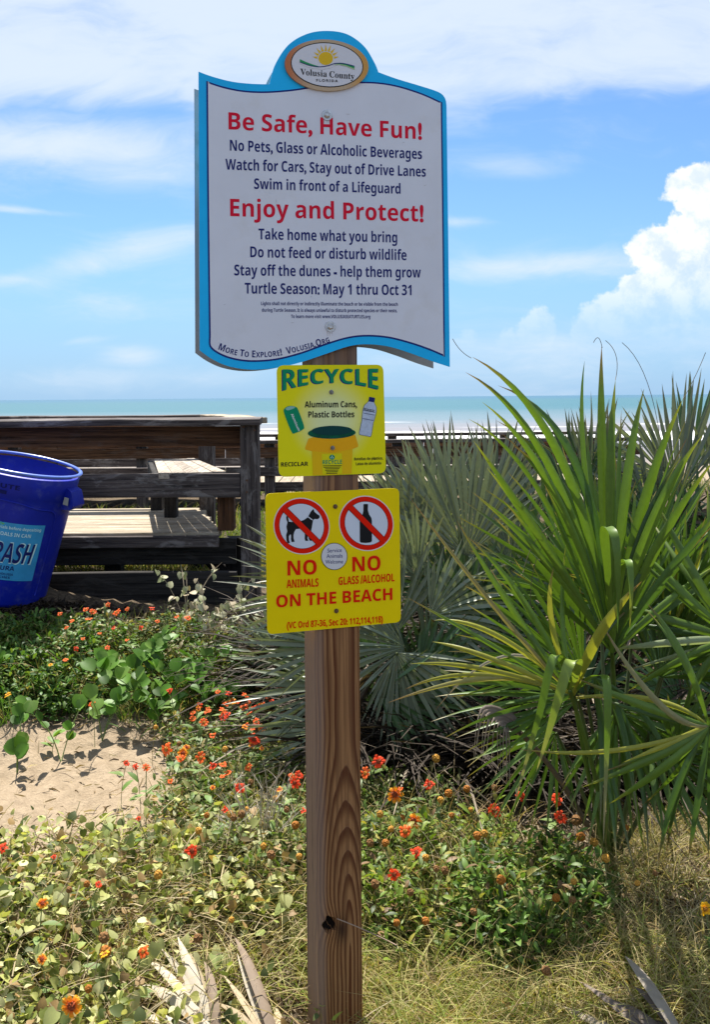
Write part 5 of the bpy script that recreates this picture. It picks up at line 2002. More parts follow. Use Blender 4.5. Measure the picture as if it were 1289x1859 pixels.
def rots(yaw, pitch, roll):
    cy, sy, cp, sp, c3, s3 = np.cos(yaw), np.sin(yaw), np.cos(pitch), np.sin(pitch), np.cos(roll), np.sin(roll)
    Rz = np.zeros((len(yaw), 3, 3))
    Rz[:, 0, 0], Rz[:, 0, 1], Rz[:, 1, 0], Rz[:, 1, 1], Rz[:, 2, 2] = cy, -sy, sy, cy, 1
    Rx = np.zeros_like(Rz)
    Rx[:, 0, 0], Rx[:, 1, 1], Rx[:, 1, 2], Rx[:, 2, 1], Rx[:, 2, 2] = 1, cp, -sp, sp, cp
    Ry = np.zeros_like(Rz)
    Ry[:, 0, 0], Ry[:, 0, 2], Ry[:, 1, 1], Ry[:, 2, 0], Ry[:, 2, 2] = c3, s3, 1, -s3, c3
    return Rz @ Rx @ Ry


def leaf_cloud(P, kind, size, cols, pitch=(0.0, 0.9), scale_w=1.0):
    tv, tf = leaf_shape(kind)
    tv = tv * np.array([scale_w, 1, 1])
    N = len(P)
    Rm = rots(rng.uniform(0, 2 * np.pi, N), rng.uniform(pitch[0], pitch[1], N), rng.normal(0, .45, N))
    s = size * rng.uniform(.55, 1.25, N)
    V = np.einsum('nij,kj->nki', Rm, tv) * s[:, None, None] + P[:, None, :]
    F = tf[None] + (np.arange(N) * len(tv))[:, None, None]
    C = np.repeat(cols, len(tv), 0)
    return V.reshape(-1, 3), F.reshape(-1, 4), C


def stuff(name, arrs, m, label, cat_):
    V, Q, C = cat(arrs)
    o = np_mesh(name, V, Q, m, col=C, smooth=True)
    return tag(o, label, cat_, kind='stuff')


# distribution of ground cover (picture ellipses on the ground)
BARE = (95, 1440, 165, 72)


def keep_dead(P):
    """few vine leaves over the dead palm leaves on the ground and right in front of the post"""
    c = ground_pts([415], [1850])[0]
    d = ((P[:, 0] - c[0]) / .26) ** 2 + ((P[:, 1] - c[1]) / .32) ** 2
    return (d > 1) | (rng.uniform(0, 1, len(P)) < .12)


def off_post(P):
    near = (np.abs(P[:, 0] - post_xy.x * P[:, 1] / post_xy.y) < .135) & (P[:, 1] < post_xy.y + .06) & (P[:, 1] > 1.6)
    return ~near | (rng.uniform(0, 1, len(P)) < .10)


def outside_bare(P):
    dx = (P[:, 0] + 1.42) / 0.66
    dy = (P[:, 1] - 4.16) / 0.60
    return dx * dx + dy * dy > rng.uniform(.8, 1.3, len(P))


random.seed(5)
# --- green leafy bank: small lance leaves on short stems
A = []
stems = []
for cx, cy, rx, ry, n, h, cols in (
        (190, 1232, 340, 62, 6800, .16, [(.10, .20, .03, 5), (.16, .24, .04, 3), (.25, .22, .07, 2), (.05, .12, .02, 3)]),
        (70, 1190, 150, 42, 3200, .13, [(.10, .20, .03, 5), (.16, .24, .04, 3), (.25, .22, .07, 2), (.05, .12, .02, 3)]),
        (330, 1190, 240, 52, 3600, .15, [(.14, .19, .05, 4), (.24, .20, .09, 4), (.07, .13, .03, 3)]),
        (40, 1240, 170, 62, 4200, .15, [(.08, .19, .03, 5), (.13, .22, .04, 3), (.05, .11, .02, 3)]),
        (420, 1420, 160, 90, 3600, .15, [(.12, .19, .04, 4), (.20, .20, .07, 3), (.30, .24, .11, 2)]),
        (470, 1560, 130, 110, 2600, .15, [(.11, .18, .03, 4), (.20, .21, .06, 3), (.28, .22, .10, 1)]),
        (800, 1650, 230, 100, 5600, .20, [(.13, .21, .02, 5), (.20, .27, .035, 4), (.32, .29, .06, 2), (.05, .09, .015, 2), (.22, .13, .06, 1)]),
        (960, 1700, 130, 90, 4200, .21, [(.09, .18, .02, 5), (.14, .24, .04, 4), (.30, .30, .08, 1.5), (.04, .08, .015, 2), (.22, .14, .06, .7)]),
        (730, 1520, 110, 70, 1800, .16, [(.10, .17, .03, 4), (.18, .18, .06, 3)])):
    ncl = max(14, int(n / 60))
    Cc = area(cx, cy, rx, ry, ncl)
    ch = rng.uniform(.45, 1.25, ncl) * h
    crd = rng.uniform(.05, .13, ncl)
    which = rng.integers(0, ncl, int(n * 1.55))
    n = len(which)
    P = Cc[which].copy()
    a = rng.uniform(0, 2 * np.pi, n)
    rr = np.sqrt(rng.uniform(0, 1, n))
    P[:, 0] += np.cos(a) * rr * crd[which]
    P[:, 1] += np.sin(a) * rr * crd[which]
    P[:, 2] = H(P[:, 0], P[:, 1]) + rng.beta(1.5, 1.2, n) * ch[which] * (1 - .5 * rr ** 2)
    P = P[outside_bare(P)]
    n = len(P)
    A.append(leaf_cloud(P, 'lance', .036, colmix(n, *cols), (-.2, 1.4), 1.45))
    Q = area(cx, cy, rx, ry, n // 9)
    Q = Q[outside_bare(Q)]
    stems.append(strand_arrays(Q, h * 1.15, .4, .0035, colmix(len(Q), (.13, .15, .05, 2), (.24, .17, .09, 2)), colmix(len(Q), (.14, .18, .05, 1)), 5, .15))
stuff('leafy_ground_cover', A, L_LEAF, 'small green flower foliage covering the dune bank and the ground beside the post', 'ground cover')
stuff('plant_stems', stems, L_GRASS, 'thin green and tan stems standing among the low foliage', 'stems')

# --- green grass behind the boardwalk and on the bank
A = []
n = 9000
P = np.stack([rng.uniform(-5.5, 1.6, n), rng.uniform(7.6, 11.2, n), np.zeros(n)], 1)
P[:, 2] = H(P[:, 0], P[:, 1])
A.append(strand_arrays(P, .20, .4, .010, colmix(n, (.10, .17, .03, 4), (.18, .20, .05, 2), (.26, .22, .08, 1)), colmix(n, (.18, .24, .05, 2), (.30, .26, .09, 1)), 4, .2))
n = 12000
P = np.stack([rng.uniform(-6.5, 5, n), rng.uniform(13.6, 17.5, n), np.zeros(n)], 1)
P[:, 2] = H(P[:, 0], P[:, 1])
A.append(strand_arrays(P, .30, .3, .012, colmix(n, (.10, .17, .03, 4), (.18, .20, .05, 2)), colmix(n, (.15, .21, .05, 2), (.28, .26, .09, 1)), 4, .2))
n = 5200
P = np.stack([rng.uniform(-3.2, -.5, n), rng.uniform(7.0, 8.8, n), np.zeros(n)], 1)
P[:, 2] = H(P[:, 0], P[:, 1])
A.append(strand_arrays(P, .13, .6, .010, colmix(n, (.14, .17, .04, 3), (.30, .24, .08, 3)), colmix(n, (.22, .24, .07, 2), (.38, .22, .09, 1)), 4, .3))
stuff('dune_grass', A, L_GRASS, 'green and straw grass on the dune behind and under the boardwalk', 'grass')

# --- foreground grass, fresh and dry
A = []
for cx, cy, rx, ry, n, h, w, cols, lean in (
        (960, 1830, 420, 110, 5000, .17, .0042, [(.18, .23, .04, 3), (.44, .35, .15, 4), (.28, .29, .07, 3), (.28, .18, .08, 2)], .6),
        (760, 1900, 240, 110, 2000, .20, .0044, [(.17, .24, .04, 4), (.42, .36, .13, 3), (.28, .18, .09, 2)], .55),
        (1180, 1700, 190, 110, 1900, .14, .0040, [(.17, .21, .06, 3), (.38, .30, .15, 4)], .6),
        (500, 1780, 120, 140, 1900, .15, .0030, [(.15, .20, .04, 3), (.30, .28, .10, 3)], .45),
        (1230, 1560, 150, 60, 1300, .16, .0032, [(.17, .19, .05, 2), (.36, .29, .15, 3)], .5),
        (430, 1480, 170, 110, 1100, .14, .0032, [(.12, .20, .03, 4), (.30, .27, .10, 2)], .4),
        (150, 1240, 320, 80, 1500, .17, .005, [(.10, .20, .03, 4), (.28, .25, .09, 2)], .4),
        (640, 1980, 700, 90, 2600, .12, .0040, [(.15, .20, .04, 3), (.36, .29, .13, 3)], .6)):
    n = int(n * .85)
    ncl = max(20, n // 26)
    Cc = area(cx, cy, rx, ry, ncl)
    wch = rng.integers(0, ncl, n)
    P = Cc[wch].copy()
    P[:, :2] += rng.normal(0, 1, (n, 2)) * rng.uniform(.012, .075, ncl)[wch][:, None]
    P[:, 2] = H(P[:, 0], P[:, 1])
    P = P[outside_bare(P)]
    P = P[off_post(P) & keep_dead(P)]
    n = len(P)
    A.append(strand_arrays(P, h, lean, w, colmix(n, *cols), colmix(n, *cols) * 1.1, 6, .45))
n = 2200
P = np.concatenate([area(1000, 1830, 420, 130, 1300), area(300, 1700, 330, 170, 900)])
A.append(strand_arrays(P, .22, .9, .0042, colmix(n, (.24, .28, .05, 3), (.40, .34, .16, 2)), colmix(n, (.42, .36, .17, 1)), 7, .7))
stuff('foreground_grass', A, L_GRASS, 'thin green and straw-coloured grass at the foot of the post', 'grass')

A = []
for cx, cy, rx, ry, n, h, ln in ((230, 1760, 330, 170, 700, .24, .7), (450, 1560, 150, 130, 420, .25, .45), (800, 1620, 240, 130, 650, .30, .4), (1100, 1760, 280, 140, 600, .26, .7), (900, 1880, 420, 80, 500, .22, .8), (300, 1250, 300, 60, 360, .24, .4)):
    P = area(cx, cy, rx, ry, n)
    P = P[outside_bare(P)]
    P = P[off_post(P)]
    n = len(P)
    A.append(strand_arrays(P, h, ln, .0034, colmix(n, (.40, .31, .17, 4), (.26, .17, .09, 3), (.28, .27, .09, 2), (.50, .43, .29, 1)), colmix(n, (.46, .37, .20, 3), (.30, .19, .10, 2)), 8, .55, True))
stuff('dry_stalks', A, L_GRASS, 'tall dry straw stalks arching over the flowers and vines', 'stalks')

# --- litter: dry bits lying on the ground
A = []
n = 20000
P = np.concatenate([area(640, 1640, 900, 330, 13000), area(1000, 1750, 450, 230, 9000), area(640, 1240, 900, 150, 6000)])
P = P[outside_bare(P) | (rng.uniform(0, 1, len(P)) < .24)]
n = len(P)
a = rng.uniform(0, 2 * np.pi, n)
D = np.stack([np.cos(a), np.sin(a), rng.normal(.12, .22, n)], 1)
L = rng.uniform(.015, .085, n)
t = np.linspace(0, 1, 3)
Cn = P[:, None] + np.array([0, 0, .008]) + D[:, None] * (L[:, None] * t)[..., None]
Cn[:, 1, 2] += rng.uniform(0, .012, n)
c = colmix(n, (.20, .14, .08, 3), (.34, .27, .18, 3), (.08, .055, .035, 3), (.44, .38, .28, 1), var=.35)
A.append(ribbon_arrays(Cn, norm(rng.normal(0, 1, (n, 3))), rng.uniform(.002, .009, n), np.array([.6, 1, .3]), 0, c, c, .5))
stuff('leaf_litter', A, L_GRASS, 'dry brown and grey leaf litter scattered over the sand', 'litter')

# --- brown dead thatch under the palmettos, its colour darkened to paint in shade
A = []
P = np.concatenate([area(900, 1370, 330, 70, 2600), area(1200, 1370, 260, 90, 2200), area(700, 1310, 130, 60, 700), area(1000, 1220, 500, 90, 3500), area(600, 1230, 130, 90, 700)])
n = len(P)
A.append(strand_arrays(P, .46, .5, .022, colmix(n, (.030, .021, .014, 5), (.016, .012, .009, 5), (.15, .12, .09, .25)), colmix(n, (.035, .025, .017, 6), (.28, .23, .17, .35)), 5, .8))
P = area(20, 1125, 240, 34, 3800)  # low dark strands laid below the bin, standing in for its shade
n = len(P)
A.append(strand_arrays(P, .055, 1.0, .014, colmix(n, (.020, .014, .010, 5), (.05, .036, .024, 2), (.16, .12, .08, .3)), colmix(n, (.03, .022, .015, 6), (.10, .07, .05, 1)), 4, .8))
stuff('shade_dark_thatch', A, L_DEAD, 'dead brown palm thatch with painted-in shade under the palmettos, dark shade strands under the bin', 'thatch')

# --- pale vine ground cover: stuff layer plus sprigs that can be told apart
A, B = [], []
for cx, cy, rx, ry, n in ((180, 1800, 360, 190, 3300), (60, 1640, 200, 110, 1200), (380, 1600, 190, 110, 900), (260, 1950, 360, 80, 700)):
    P = area(cx, cy, rx, ry, n)
    P = P[outside_bare(P)]
    n = len(P)
    P[:, 2] += rng.beta(1.5, 1.5, n) * .15
    P = P[keep_dead(P)]
    n = len(P)
    A.append(leaf_cloud(P, 'heart', .029, colmix(n, (.33, .34, .11, 4), (.20, .24, .06, 4), (.46, .45, .22, 2), (.26, .17, .07, 2), (.07, .09, .025, 3)), (-1.5, 1.2)))
    Q = area(cx, cy, rx, ry, n // 3)
    Q = Q[outside_bare(Q)]
    Q = Q[keep_dead(Q)]
    B.append(strand_arrays(Q, .21, .9, .0030, colmix(len(Q), (.36, .28, .18, 3), (.20, .13, .08, 2)), colmix(len(Q), (.36, .30, .18, 1)), 6, .5, False))
stuff('vine_ground_cover', A, L_PALE, 'mass of small pale heart-shaped vine leaves at the lower left', 'ground cover')
stuff('vine_stems', B, L_GRASS, 'tangle of thin tan vine stems at the lower left', 'stems')
# pale small leaves of the dry shrub by the boardwalk are part of the shrub below

TEMPL = {}


def leaf_mesh(kind, size, col, m, w=1.0):
    key = (kind, round(size, 4), col, m.name)
    if key not in TEMPL:
        v, f = leaf_shape(kind)
        me = bpy.data.meshes.new(kind + '_leaf')
        me.from_pydata((v * np.array([w, 1, 1]) * size).tolist(), [], f.tolist())
        me.materials.append(m)
        me.polygons.foreach_set('use_smooth', [True] * len(me.polygons))
        set_col(me, col)
        me.update()
        TEMPL[key] = me
    return TEMPL[key]


def sprig(name, base, label, cat_, leaves, kind, size, cols, m, spread, hgt, stem_col, group=None, stem_r=.0018, flat=False):
    root = empty(name, base, label, cat_, group)
    ns = max(2, leaves // 5)
    tips = []
    for k in range(ns):
        a = random.uniform(0, 2 * math.pi)
        d = Vector((math.cos(a), math.sin(a), 0)) * spread * random.uniform(.4, 1)
        p2 = Vector(base) + d + Vector((0, 0, hgt * random.uniform(.5, 1.1)))
        p1 = Vector(base) + d * .35 + Vector((0, 0, hgt * random.uniform(.5, .9)))
        pts = bez(base, p1, p2, 7)
        tips.append(pts)
        tube_obj('stem', pts, [stem_r * (1 - .4 * i / 6) for i in range(7)], L_STEM, root, stem_col, 4)
    for k in range(leaves):
        pts = tips[k % ns]
        i = random.randint(2, 6)
        c = random.choice(cols)
        s = size * random.choice((.75, .9, 1.0, 1.15))
        o = bpy.data.objects.new('leaf', leaf_mesh(kind, s, c, m))
        link(o, root)
        o.location = Vector(pts[i]) - Vector(base) + Vector((random.uniform(-.006, .006), random.uniform(-.006, .006), 0))
        if flat:
            o.rotation_euler = (random.uniform(.35, 1.25), random.uniform(-.5, .5), random.uniform(-1.5, 1.5))
        else:
            o.rotation_euler = (random.uniform(-1.35, -.2) if k % 3 else random.uniform(.1, 1.2), random.uniform(-.6, .6), random.uniform(2.0, 4.3) if k % 3 else random.uniform(-1.3, 1.3))
    return root


PALE = ((.36, .37, .15), (.29, .31, .11), (.44, .43, .22), (.21, .25, .08))
VG = 'pale-leaved vine plants at the lower left'
for px, py, n, lab in ((60, 1700, 16, 'pale-leaved vine plant at the left edge below the bare sand'), (180, 1650, 16, 'pale-leaved vine plant just below the bare sand patch'),
                       (300, 1680, 16, 'pale vine plant with drooping heart-shaped leaves, mid left'), (420, 1640, 18, 'pale vine plant whose big leaves catch the sun, left of the post'),
                       (520, 1690, 14, 'pale vine plant close to the left side of the post'), (100, 1800, 16, 'pale vine plant above the large yellow-tipped flower'),
                       (230, 1790, 16, 'pale vine plant around the two orange seed heads'), (350, 1800, 14, 'pale vine plant above the dead palm leaf on the ground'),
                       (40, 1900, 14, 'pale vine plant in the bottom left corner'), (170, 1920, 14, 'pale vine plant beside the large yellow-tipped flower'),
                       (430, 1560, 16, 'pale vine plant among the bare twigs left of the post'), (310, 1560, 14, 'pale vine plant at the right end of the bare sand'),
                       (210, 1570, 12, 'low pale vine plant at the lower edge of the sand patch'), (20, 1590, 12, 'low pale vine plant at the sand, left edge')):
    b = headpt(px, py, 0)
    sprig('pale_vine', b, lab, 'vine', n, 'heart', .040, PALE, L_PALE, .16, .17, (.34, .26, .16), VG)
RV = ((.070, .17, .012), (.095, .21, .018), (.14, .25, .04), (.045, .11, .010))
BG = 'round-leaved green beach vine plants on the bank'
for px, py, n, s, lab in ((215, 1270, 20, .085, 'glossy round-leaved vine at the left of the dark green clump'), (270, 1290, 20, .085, 'glossy round-leaved vine in the middle of the dark green clump'),
                          (330, 1280, 20, .08, 'glossy round-leaved vine at the right of the dark green clump'), (380, 1310, 16, .075, 'glossy round-leaved vine nearest the post on the bank'),
                          (250, 1235, 16, .08, 'glossy round-leaved vine at the back of the dark green clump'), (15, 1250, 12, .085, 'round-leaved vine at the left edge of the bank'),
                          (110, 1385, 9, .075, 'small round-leaved vine seedling at the top of the bare sand'), (30, 1405, 8, .08, 'small round-leaved vine seedling at the left edge of the sand'),
                          (185, 1345, 12, .07, 'round-leaved vine at the foot of the bank beside the sand'), (440, 1255, 12, .06, 'round-leaved vine in front of the pale dry shrub'),
                          (300, 1350, 14, .07, 'round-leaved vine at the right foot of the bank')):
    b = headpt(px, py, 0)
    sprig('beach_vine', b, lab, 'vine', int(n * 1.5), 'round', s * .84, RV, L_LEAF, .20, .24, (.12, .18, .05), BG, .003, True)
# dry silvery shrub near the boardwalk
for px, py, n, lab in ((385, 1190, 46, 'dry pale shrub with tiny cream leaves in front of the boardwalk'), (450, 1200, 36, 'dry pale shrub with tiny leaves beside the left palmetto leaves'), (340, 1150, 26, 'low dry shrub at the foot of the dark boardwalk beam')):
    b = headpt(px, py, 0)
    sprig('dry_shrub', b, lab, 'shrub', n, 'heart', .040, ((.42, .40, .28), (.34, .34, .20), (.22, .24, .12), (.40, .33, .22)), L_PALE, .26, .40, (.30, .24, .17), None, .0028)
# bare twigs left of the post
b = headpt(475, 1560, 0)
root = empty('bare_twigs', b, 'bare whitish branching twigs standing left of the post', 'twigs')
for k in range(34):
    a = random.uniform(-1.2, 1.2)
    p2 = b + Vector((math.sin(a) * .20, random.uniform(-.14, .06), .31 * math.cos(a) + random.uniform(-.03, .08)))
    p1 = b + (p2 - b) * .5 + Vector((random.uniform(-.04, .04), 0, random.uniform(-.01, .04)))
    pts = bez(b, p1, p2, 8)
    tw = tube_obj('twig', pts, [.0026 * (1 - .6 * i / 7) for i in range(8)], L_STEM, root, (.42, .38, .30), 4)
    for j in range(2):
        q = Vector(pts[random.randint(3, 6)])
        e = q + Vector((random.uniform(-.05, .05), random.uniform(-.03, .03), random.uniform(.01, .06)))
        tube_obj('side_twig', bez(q, (q + e) / 2 + Vector((0, 0, .01)), e, 4), .0012, L_STEM, tw, (.42, .38, .30), 3)
# twig across the knot hole, long vine runners
b = headpt(700, 1840, 0)
kp = U(612, 1668, 2.52)
e = tube_obj('dry_twig', bez(U(720, 1716, 2.44), U(670, 1690, 2.46), kp, 8), .0016, L_STEM, None, (.34, .24, .17), 4)
tag(e, 'thin dry twig reaching across to the knot hole of the post', 'twig')

# --- dead palm leaves on the ground
def dead_leaf(label, hub_px, py, tips, w, cols):
    hub = headpt(hub_px, py, .03)
    root = empty('dead_palm_leaf', hub, label, 'dead leaf')
    for k, (tx, ty, hh) in enumerate(tips):
        tip = headpt(tx, ty, hh)
        mid = (hub + tip) / 2 + Vector((random.uniform(-.02, .02), 0, random.uniform(.03, .09)))
        c = random.choice(cols)
        blade_obj(root, hub, mid, tip, w * random.uniform(.75, 1.15), c, tuple(q * 1.1 for q in c), L_DEAD, .5, 12, Vector((1, .1, .12)) if abs(tx - hub_px) < 90 else Vector((.35, 1, .12)), wpos=.15)


DC = ((.36, .30, .22), (.46, .40, .31), (.24, .18, .13), (.38, .30, .19))
dead_leaf('grey-tan dead fan leaf lying at the bottom left of the post, blades spread', 395, 1905, [(240, 1790, .05), (262, 1740, .08), (290, 1720, .10), (322, 1700, .12), (345, 1730, .10), (230, 1850, .03), (250, 1900, .02), (370, 1745, .10), (300, 1790, .06), (330, 1860, .03)], .034, DC)
dead_leaf('split dead fan leaf lying close to the foot of the post', 520, 1960, [(425, 1700, .13), (430, 1730, .12), (405, 1770, .10), (445, 1740, .12), (460, 1800, .08), (390, 1820, .06), (500, 1830, .05), (380, 1880, .04), (480, 1860, .04)], .028, DC)
dead_leaf('broad bleached dead fan leaf at the bottom right corner', 1290, 1985, [(1135, 1735, .14), (1000, 1820, .06), (1050, 1780, .10), (1100, 1815, .08), (1150, 1790, .10), (1180, 1850, .06), (1030, 1850, .05), (1090, 1870, .04)], .040, ((.28, .24, .19), (.15, .12, .10), (.34, .28, .21)))
dead_leaf('small dead leaf curled on the ground below the flowers at the right', 870, 1890, [(1000, 1850, .03), (960, 1835, .04), (1010, 1880, .02)], .020, DC)
dead_leaf('pale dead palm leaves hanging under the silvery palmetto', 700, 1430, [(650, 1400, .05), (675, 1385, .1), (720, 1405, .12), (740, 1440, .04), (650, 1440, .02)], .022, DC)

# --- flowers
def petal_mesh(kind):
    cols = {'red': ((.70, .030, .010), (.95, .11, .03)), 'orange': ((.80, .07, .01), (.98, .20, .04)), 'tipped': ((.70, .05, .01), (.95, .48, .03)), 'yellow': ((.80, .30, .01), (.90, .55, .02))}[kind]
    V, F, C = [], [], []
    n = random.choice((8, 9, 10))
    for k in range(n):
        a = 2 * math.pi * k / n + random.uniform(-.12, .12)
        ca, sa = math.cos(a), math.sin(a)
        L = random.uniform(.74, 1.12)
        up = random.uniform(-.35, .30)
        o = len(V)
        for r, w, z, t in ((.18, .06, .02, 0), (.5, .19, .10 + up * .3, .25), (.80, .25, .10 + up * .7, .6)):
            for s in (-1, 0, 1):
                x, y = r * L, s * w
                V.append((x * ca - y * sa, x * sa + y * ca, z + (.05 if s == 0 else 0)))
                C.append([cols[0][i] * (1 - t) + cols[1][i] * t for i in range(3)])
        for s, r in ((-.17, 1.0), (-.085, .90), (0, 1.05), (.085, .90), (.17, 1.0)):
            V.append(((r * L) * ca - s * sa, (r * L) * sa + s * ca, .05 + up))
            C.append(cols[1])
        for i in range(2):
            for j in range(2):
                q = o + i * 3 + j
                F.append([q, q + 1, q + 4, q + 3])
        b_ = o + 6
        F += [[b_, b_ + 1, o + 10, o + 9], [b_ + 1, b_ + 2, o + 13, o + 12], [b_ + 1, o + 11, o + 10], [b_ + 1, o + 12, o + 11]]
    me = bpy.data.meshes.new('petals')
    me.from_pydata(V, [], F)
    me.materials.append(L_PETAL)
    set_col(me, np.array(C))
    me.update()
    return me


def dome_mesh(name, col, spiky, r=1.0):
    bm = bmesh.new()
    bmesh.ops.create_icosphere(bm, subdivisions=3, radius=r)
    for i, v in enumerate(bm.verts):
        v.co *= 1 + (spiky if i % 2 else -spiky * .3)
    me = bpy.data.meshes.new(name)
    bm.to_mesh(me)
    bm.free()
    me.materials.append(L_STEM)
    n = len(me.vertices)
    c = np.array([np.array(col) * (1.35 if i % 2 else .8) for i in range(n)])
    set_col(me, c)
    return me


PM = {k: [petal_mesh(k) for _ in range(6)] for k in ('red', 'orange', 'tipped', 'yellow')}
CM = [dome_mesh('flower_centre', (.22, .045, .015), .25), dome_mesh('flower_centre', (.34, .14, .02), .25)]
SM = [dome_mesh('seed_ball', (.27, .10, .015), .10), dome_mesh('seed_ball', (.38, .19, .03), .10), dome_mesh('seed_ball', (.17, .085, .03), .12)]


def flower(px, py, size, kind, label, group=None, h=None, face=None):
    h = h if h is not None else random.uniform(.16, .24)
    top = headpt(px, py, h)
    g0 = Hf(top.x, top.y)
    bx, by = top.x + random.uniform(-.05, .05), top.y + random.uniform(-.02, .06)
    base = Vector((bx, by, Hf(bx, by)))
    root = empty('blanket_flower', base, label, 'flower', group)
    loc = top - base
    pts = bez(base, Vector((bx, by, base.z + h * .6)), top - Vector((0, 0, .004)), 7)
    tube_obj('stem', pts, .0017, L_STEM, root, (.16, .20, .07), 4)
    tilt = Vector(face) if face else Vector((random.uniform(-.5, .5), random.uniform(-1.1, -.15), 1.0))
    q = tilt.to_track_quat('Z', 'Y')
    rr = size * .92 * (top.y / FPX) / 2
    p = bpy.data.objects.new('petals', random.choice(PM[kind]))
    link(p, root)
    p.location = loc
    p.rotation_mode = 'QUATERNION'
    p.rotation_quaternion = q
    p.scale = (rr, rr, rr)
    c = bpy.data.objects.new('flower_centre', CM[0 if kind in ('red', 'tipped') else 1])
    link(c, root)
    c.location = loc + q @ Vector((0, 0, rr * .08))
    c.rotation_mode = 'QUATERNION'
    c.rotation_quaternion = q
    c.scale = (rr * .33, rr * .33, rr * .20)
    for k in range(3):
        o = bpy.data.objects.new('leaf', leaf_mesh('lance', .06, random.choice(((.11, .19, .04), (.15, .22, .06))), L_LEAF, 1.6))
        link(o, root)
        o.location = Vector(pts[random.randint(1, 4)]) - base
        o.rotation_euler = (random.uniform(.1, .9), 0, random.uniform(0, 6.28))
    return root


FL = [
    (302, 1360, 26, 'orange', 'round orange flower at the right end of the bare sand, left one of a pair'), (331, 1368, 24, 'tipped', 'yellow-edged orange flower turned sideways at the right end of the sand'),
    (365, 1376, 24, 'orange', 'orange flower right of the pair at the end of the sand'), (387, 1391, 18, 'red', 'small red flower just below and right of the pair by the sand'),
    (386, 1335, 17, 'orange', 'small orange flower above the row of flowers by the sand'), (229, 1386, 13, 'red', 'tiny red flower over the sand, leftmost of three'),
    (246, 1392, 13, 'red', 'tiny narrow red flower over the sand, middle of three'), (265, 1394, 16, 'orange', 'tiny orange flower over the sand, rightmost of three'),
    (309, 1418, 14, 'orange', 'small half-hidden orange flower below the flowers at the sand'), (436, 1430, 25, 'red', 'solid red flower above the bare twigs'),
    (461, 1343, 26, 'red', 'deep red flower turned sideways left of the post beside pale palmetto leaves'), (510, 1255, 21, 'red', 'red flower in front of the palmetto leaves, highest left of the post'),
    (535, 1421, 24, 'red', 'red flower almost touching the left side of the post'), (528, 1408, 14, 'orange', 'small flower just above the red one by the left side of the post'),
    (551, 1472, 14, 'red', 'red flower partly hidden behind the left edge of the post'), (348, 1545, 28, 'red', 'red cup-shaped flower alone among pale leaves, mid left'),
    (395, 1256, 13, 'orange', None), (415, 1259, 15, 'red', None), (445, 1263, 16, 'orange', None), (450, 1277, 14, 'orange', None), (475, 1280, 18, 'orange', None), (405, 1290, 18, 'orange', None),
    (404, 1303, 16, 'red', None), (431, 1275, 15, 'orange', None), (376, 1292, 18, 'orange', None), (493, 1273, 12, 'red', None), (443, 1285, 18, 'orange', None), (464, 1308, 12, 'orange', None), (370, 1312, 18, 'orange', None), (350, 1305, 13, 'orange', None), (486, 1266, 12, 'orange', None),
    (5, 1540, 20, 'red', 'red flower cut by the left edge of the picture'), (97, 1556, 12, 'red', 'tiny red flower in the pale leaves at the left'), (178, 1606, 15, 'red', 'small red flower low in the pale leaves'),
    (76, 1640, 22, 'tipped', 'orange flower with yellow tips, half hidden in pale leaves at the left'), (75, 1742, 22, 'tipped', 'small orange and yellow flower above the watermark-free lower left corner'), (260, 1728, 25, 'orange', 'orange-pink flower at the tip of the dead palm leaf'),
    (190, 1732, 22, 'yellow', 'yellow-orange flower under the seed ball at the lower left'), (130, 1826, 46, 'tipped', 'largest flower, red with yellow tips, bottom left'), (251, 1486, 11, 'red', 'tiny red bud right of the sand'),
    (688, 1382, 28, 'red', 'red flower highest right of the post against the dark thicket'), (664, 1404, 24, 'orange', 'orange flower peeping out at the right side of the post'), (717, 1442, 32, 'tipped', 'orange daisy with yellow tips right of the post'),
    (780, 1424, 22, 'red', 'red flower before the dark thicket, second from the post'), (752, 1490, 32, 'tipped', 'yellow-tipped red flower, upper of a touching pair'), (736, 1510, 28, 'orange', 'drooping orange flower, lower of a touching pair'),
    (757, 1547, 25, 'red', 'round bright red flower below the touching pair'), (716, 1587, 26, 'red', 'red flower lowest right of the post'), (945, 1445, 22, 'red', 'bright red flower left of two more before the green palm'),
    (898, 1472, 28, 'red', 'ragged red flower in the green foliage left of the palm'), (1012, 1452, 25, 'red', 'bright red flower beside the palm stem, upper one'), (1018, 1484, 26, 'red', 'red flower beside the palm stem, lower one'),
    (727, 1432, 14, 'orange', 'small orange flower behind the orange daisy right of the post'), (1281, 1650, 26, 'yellow', 'yellow flower at the right edge of the picture')]
FL = [(a, b, c, d, e.replace(' above the watermark-free lower left corner', ' above the largest flower') if e else e) for a, b, c, d, e in FL]
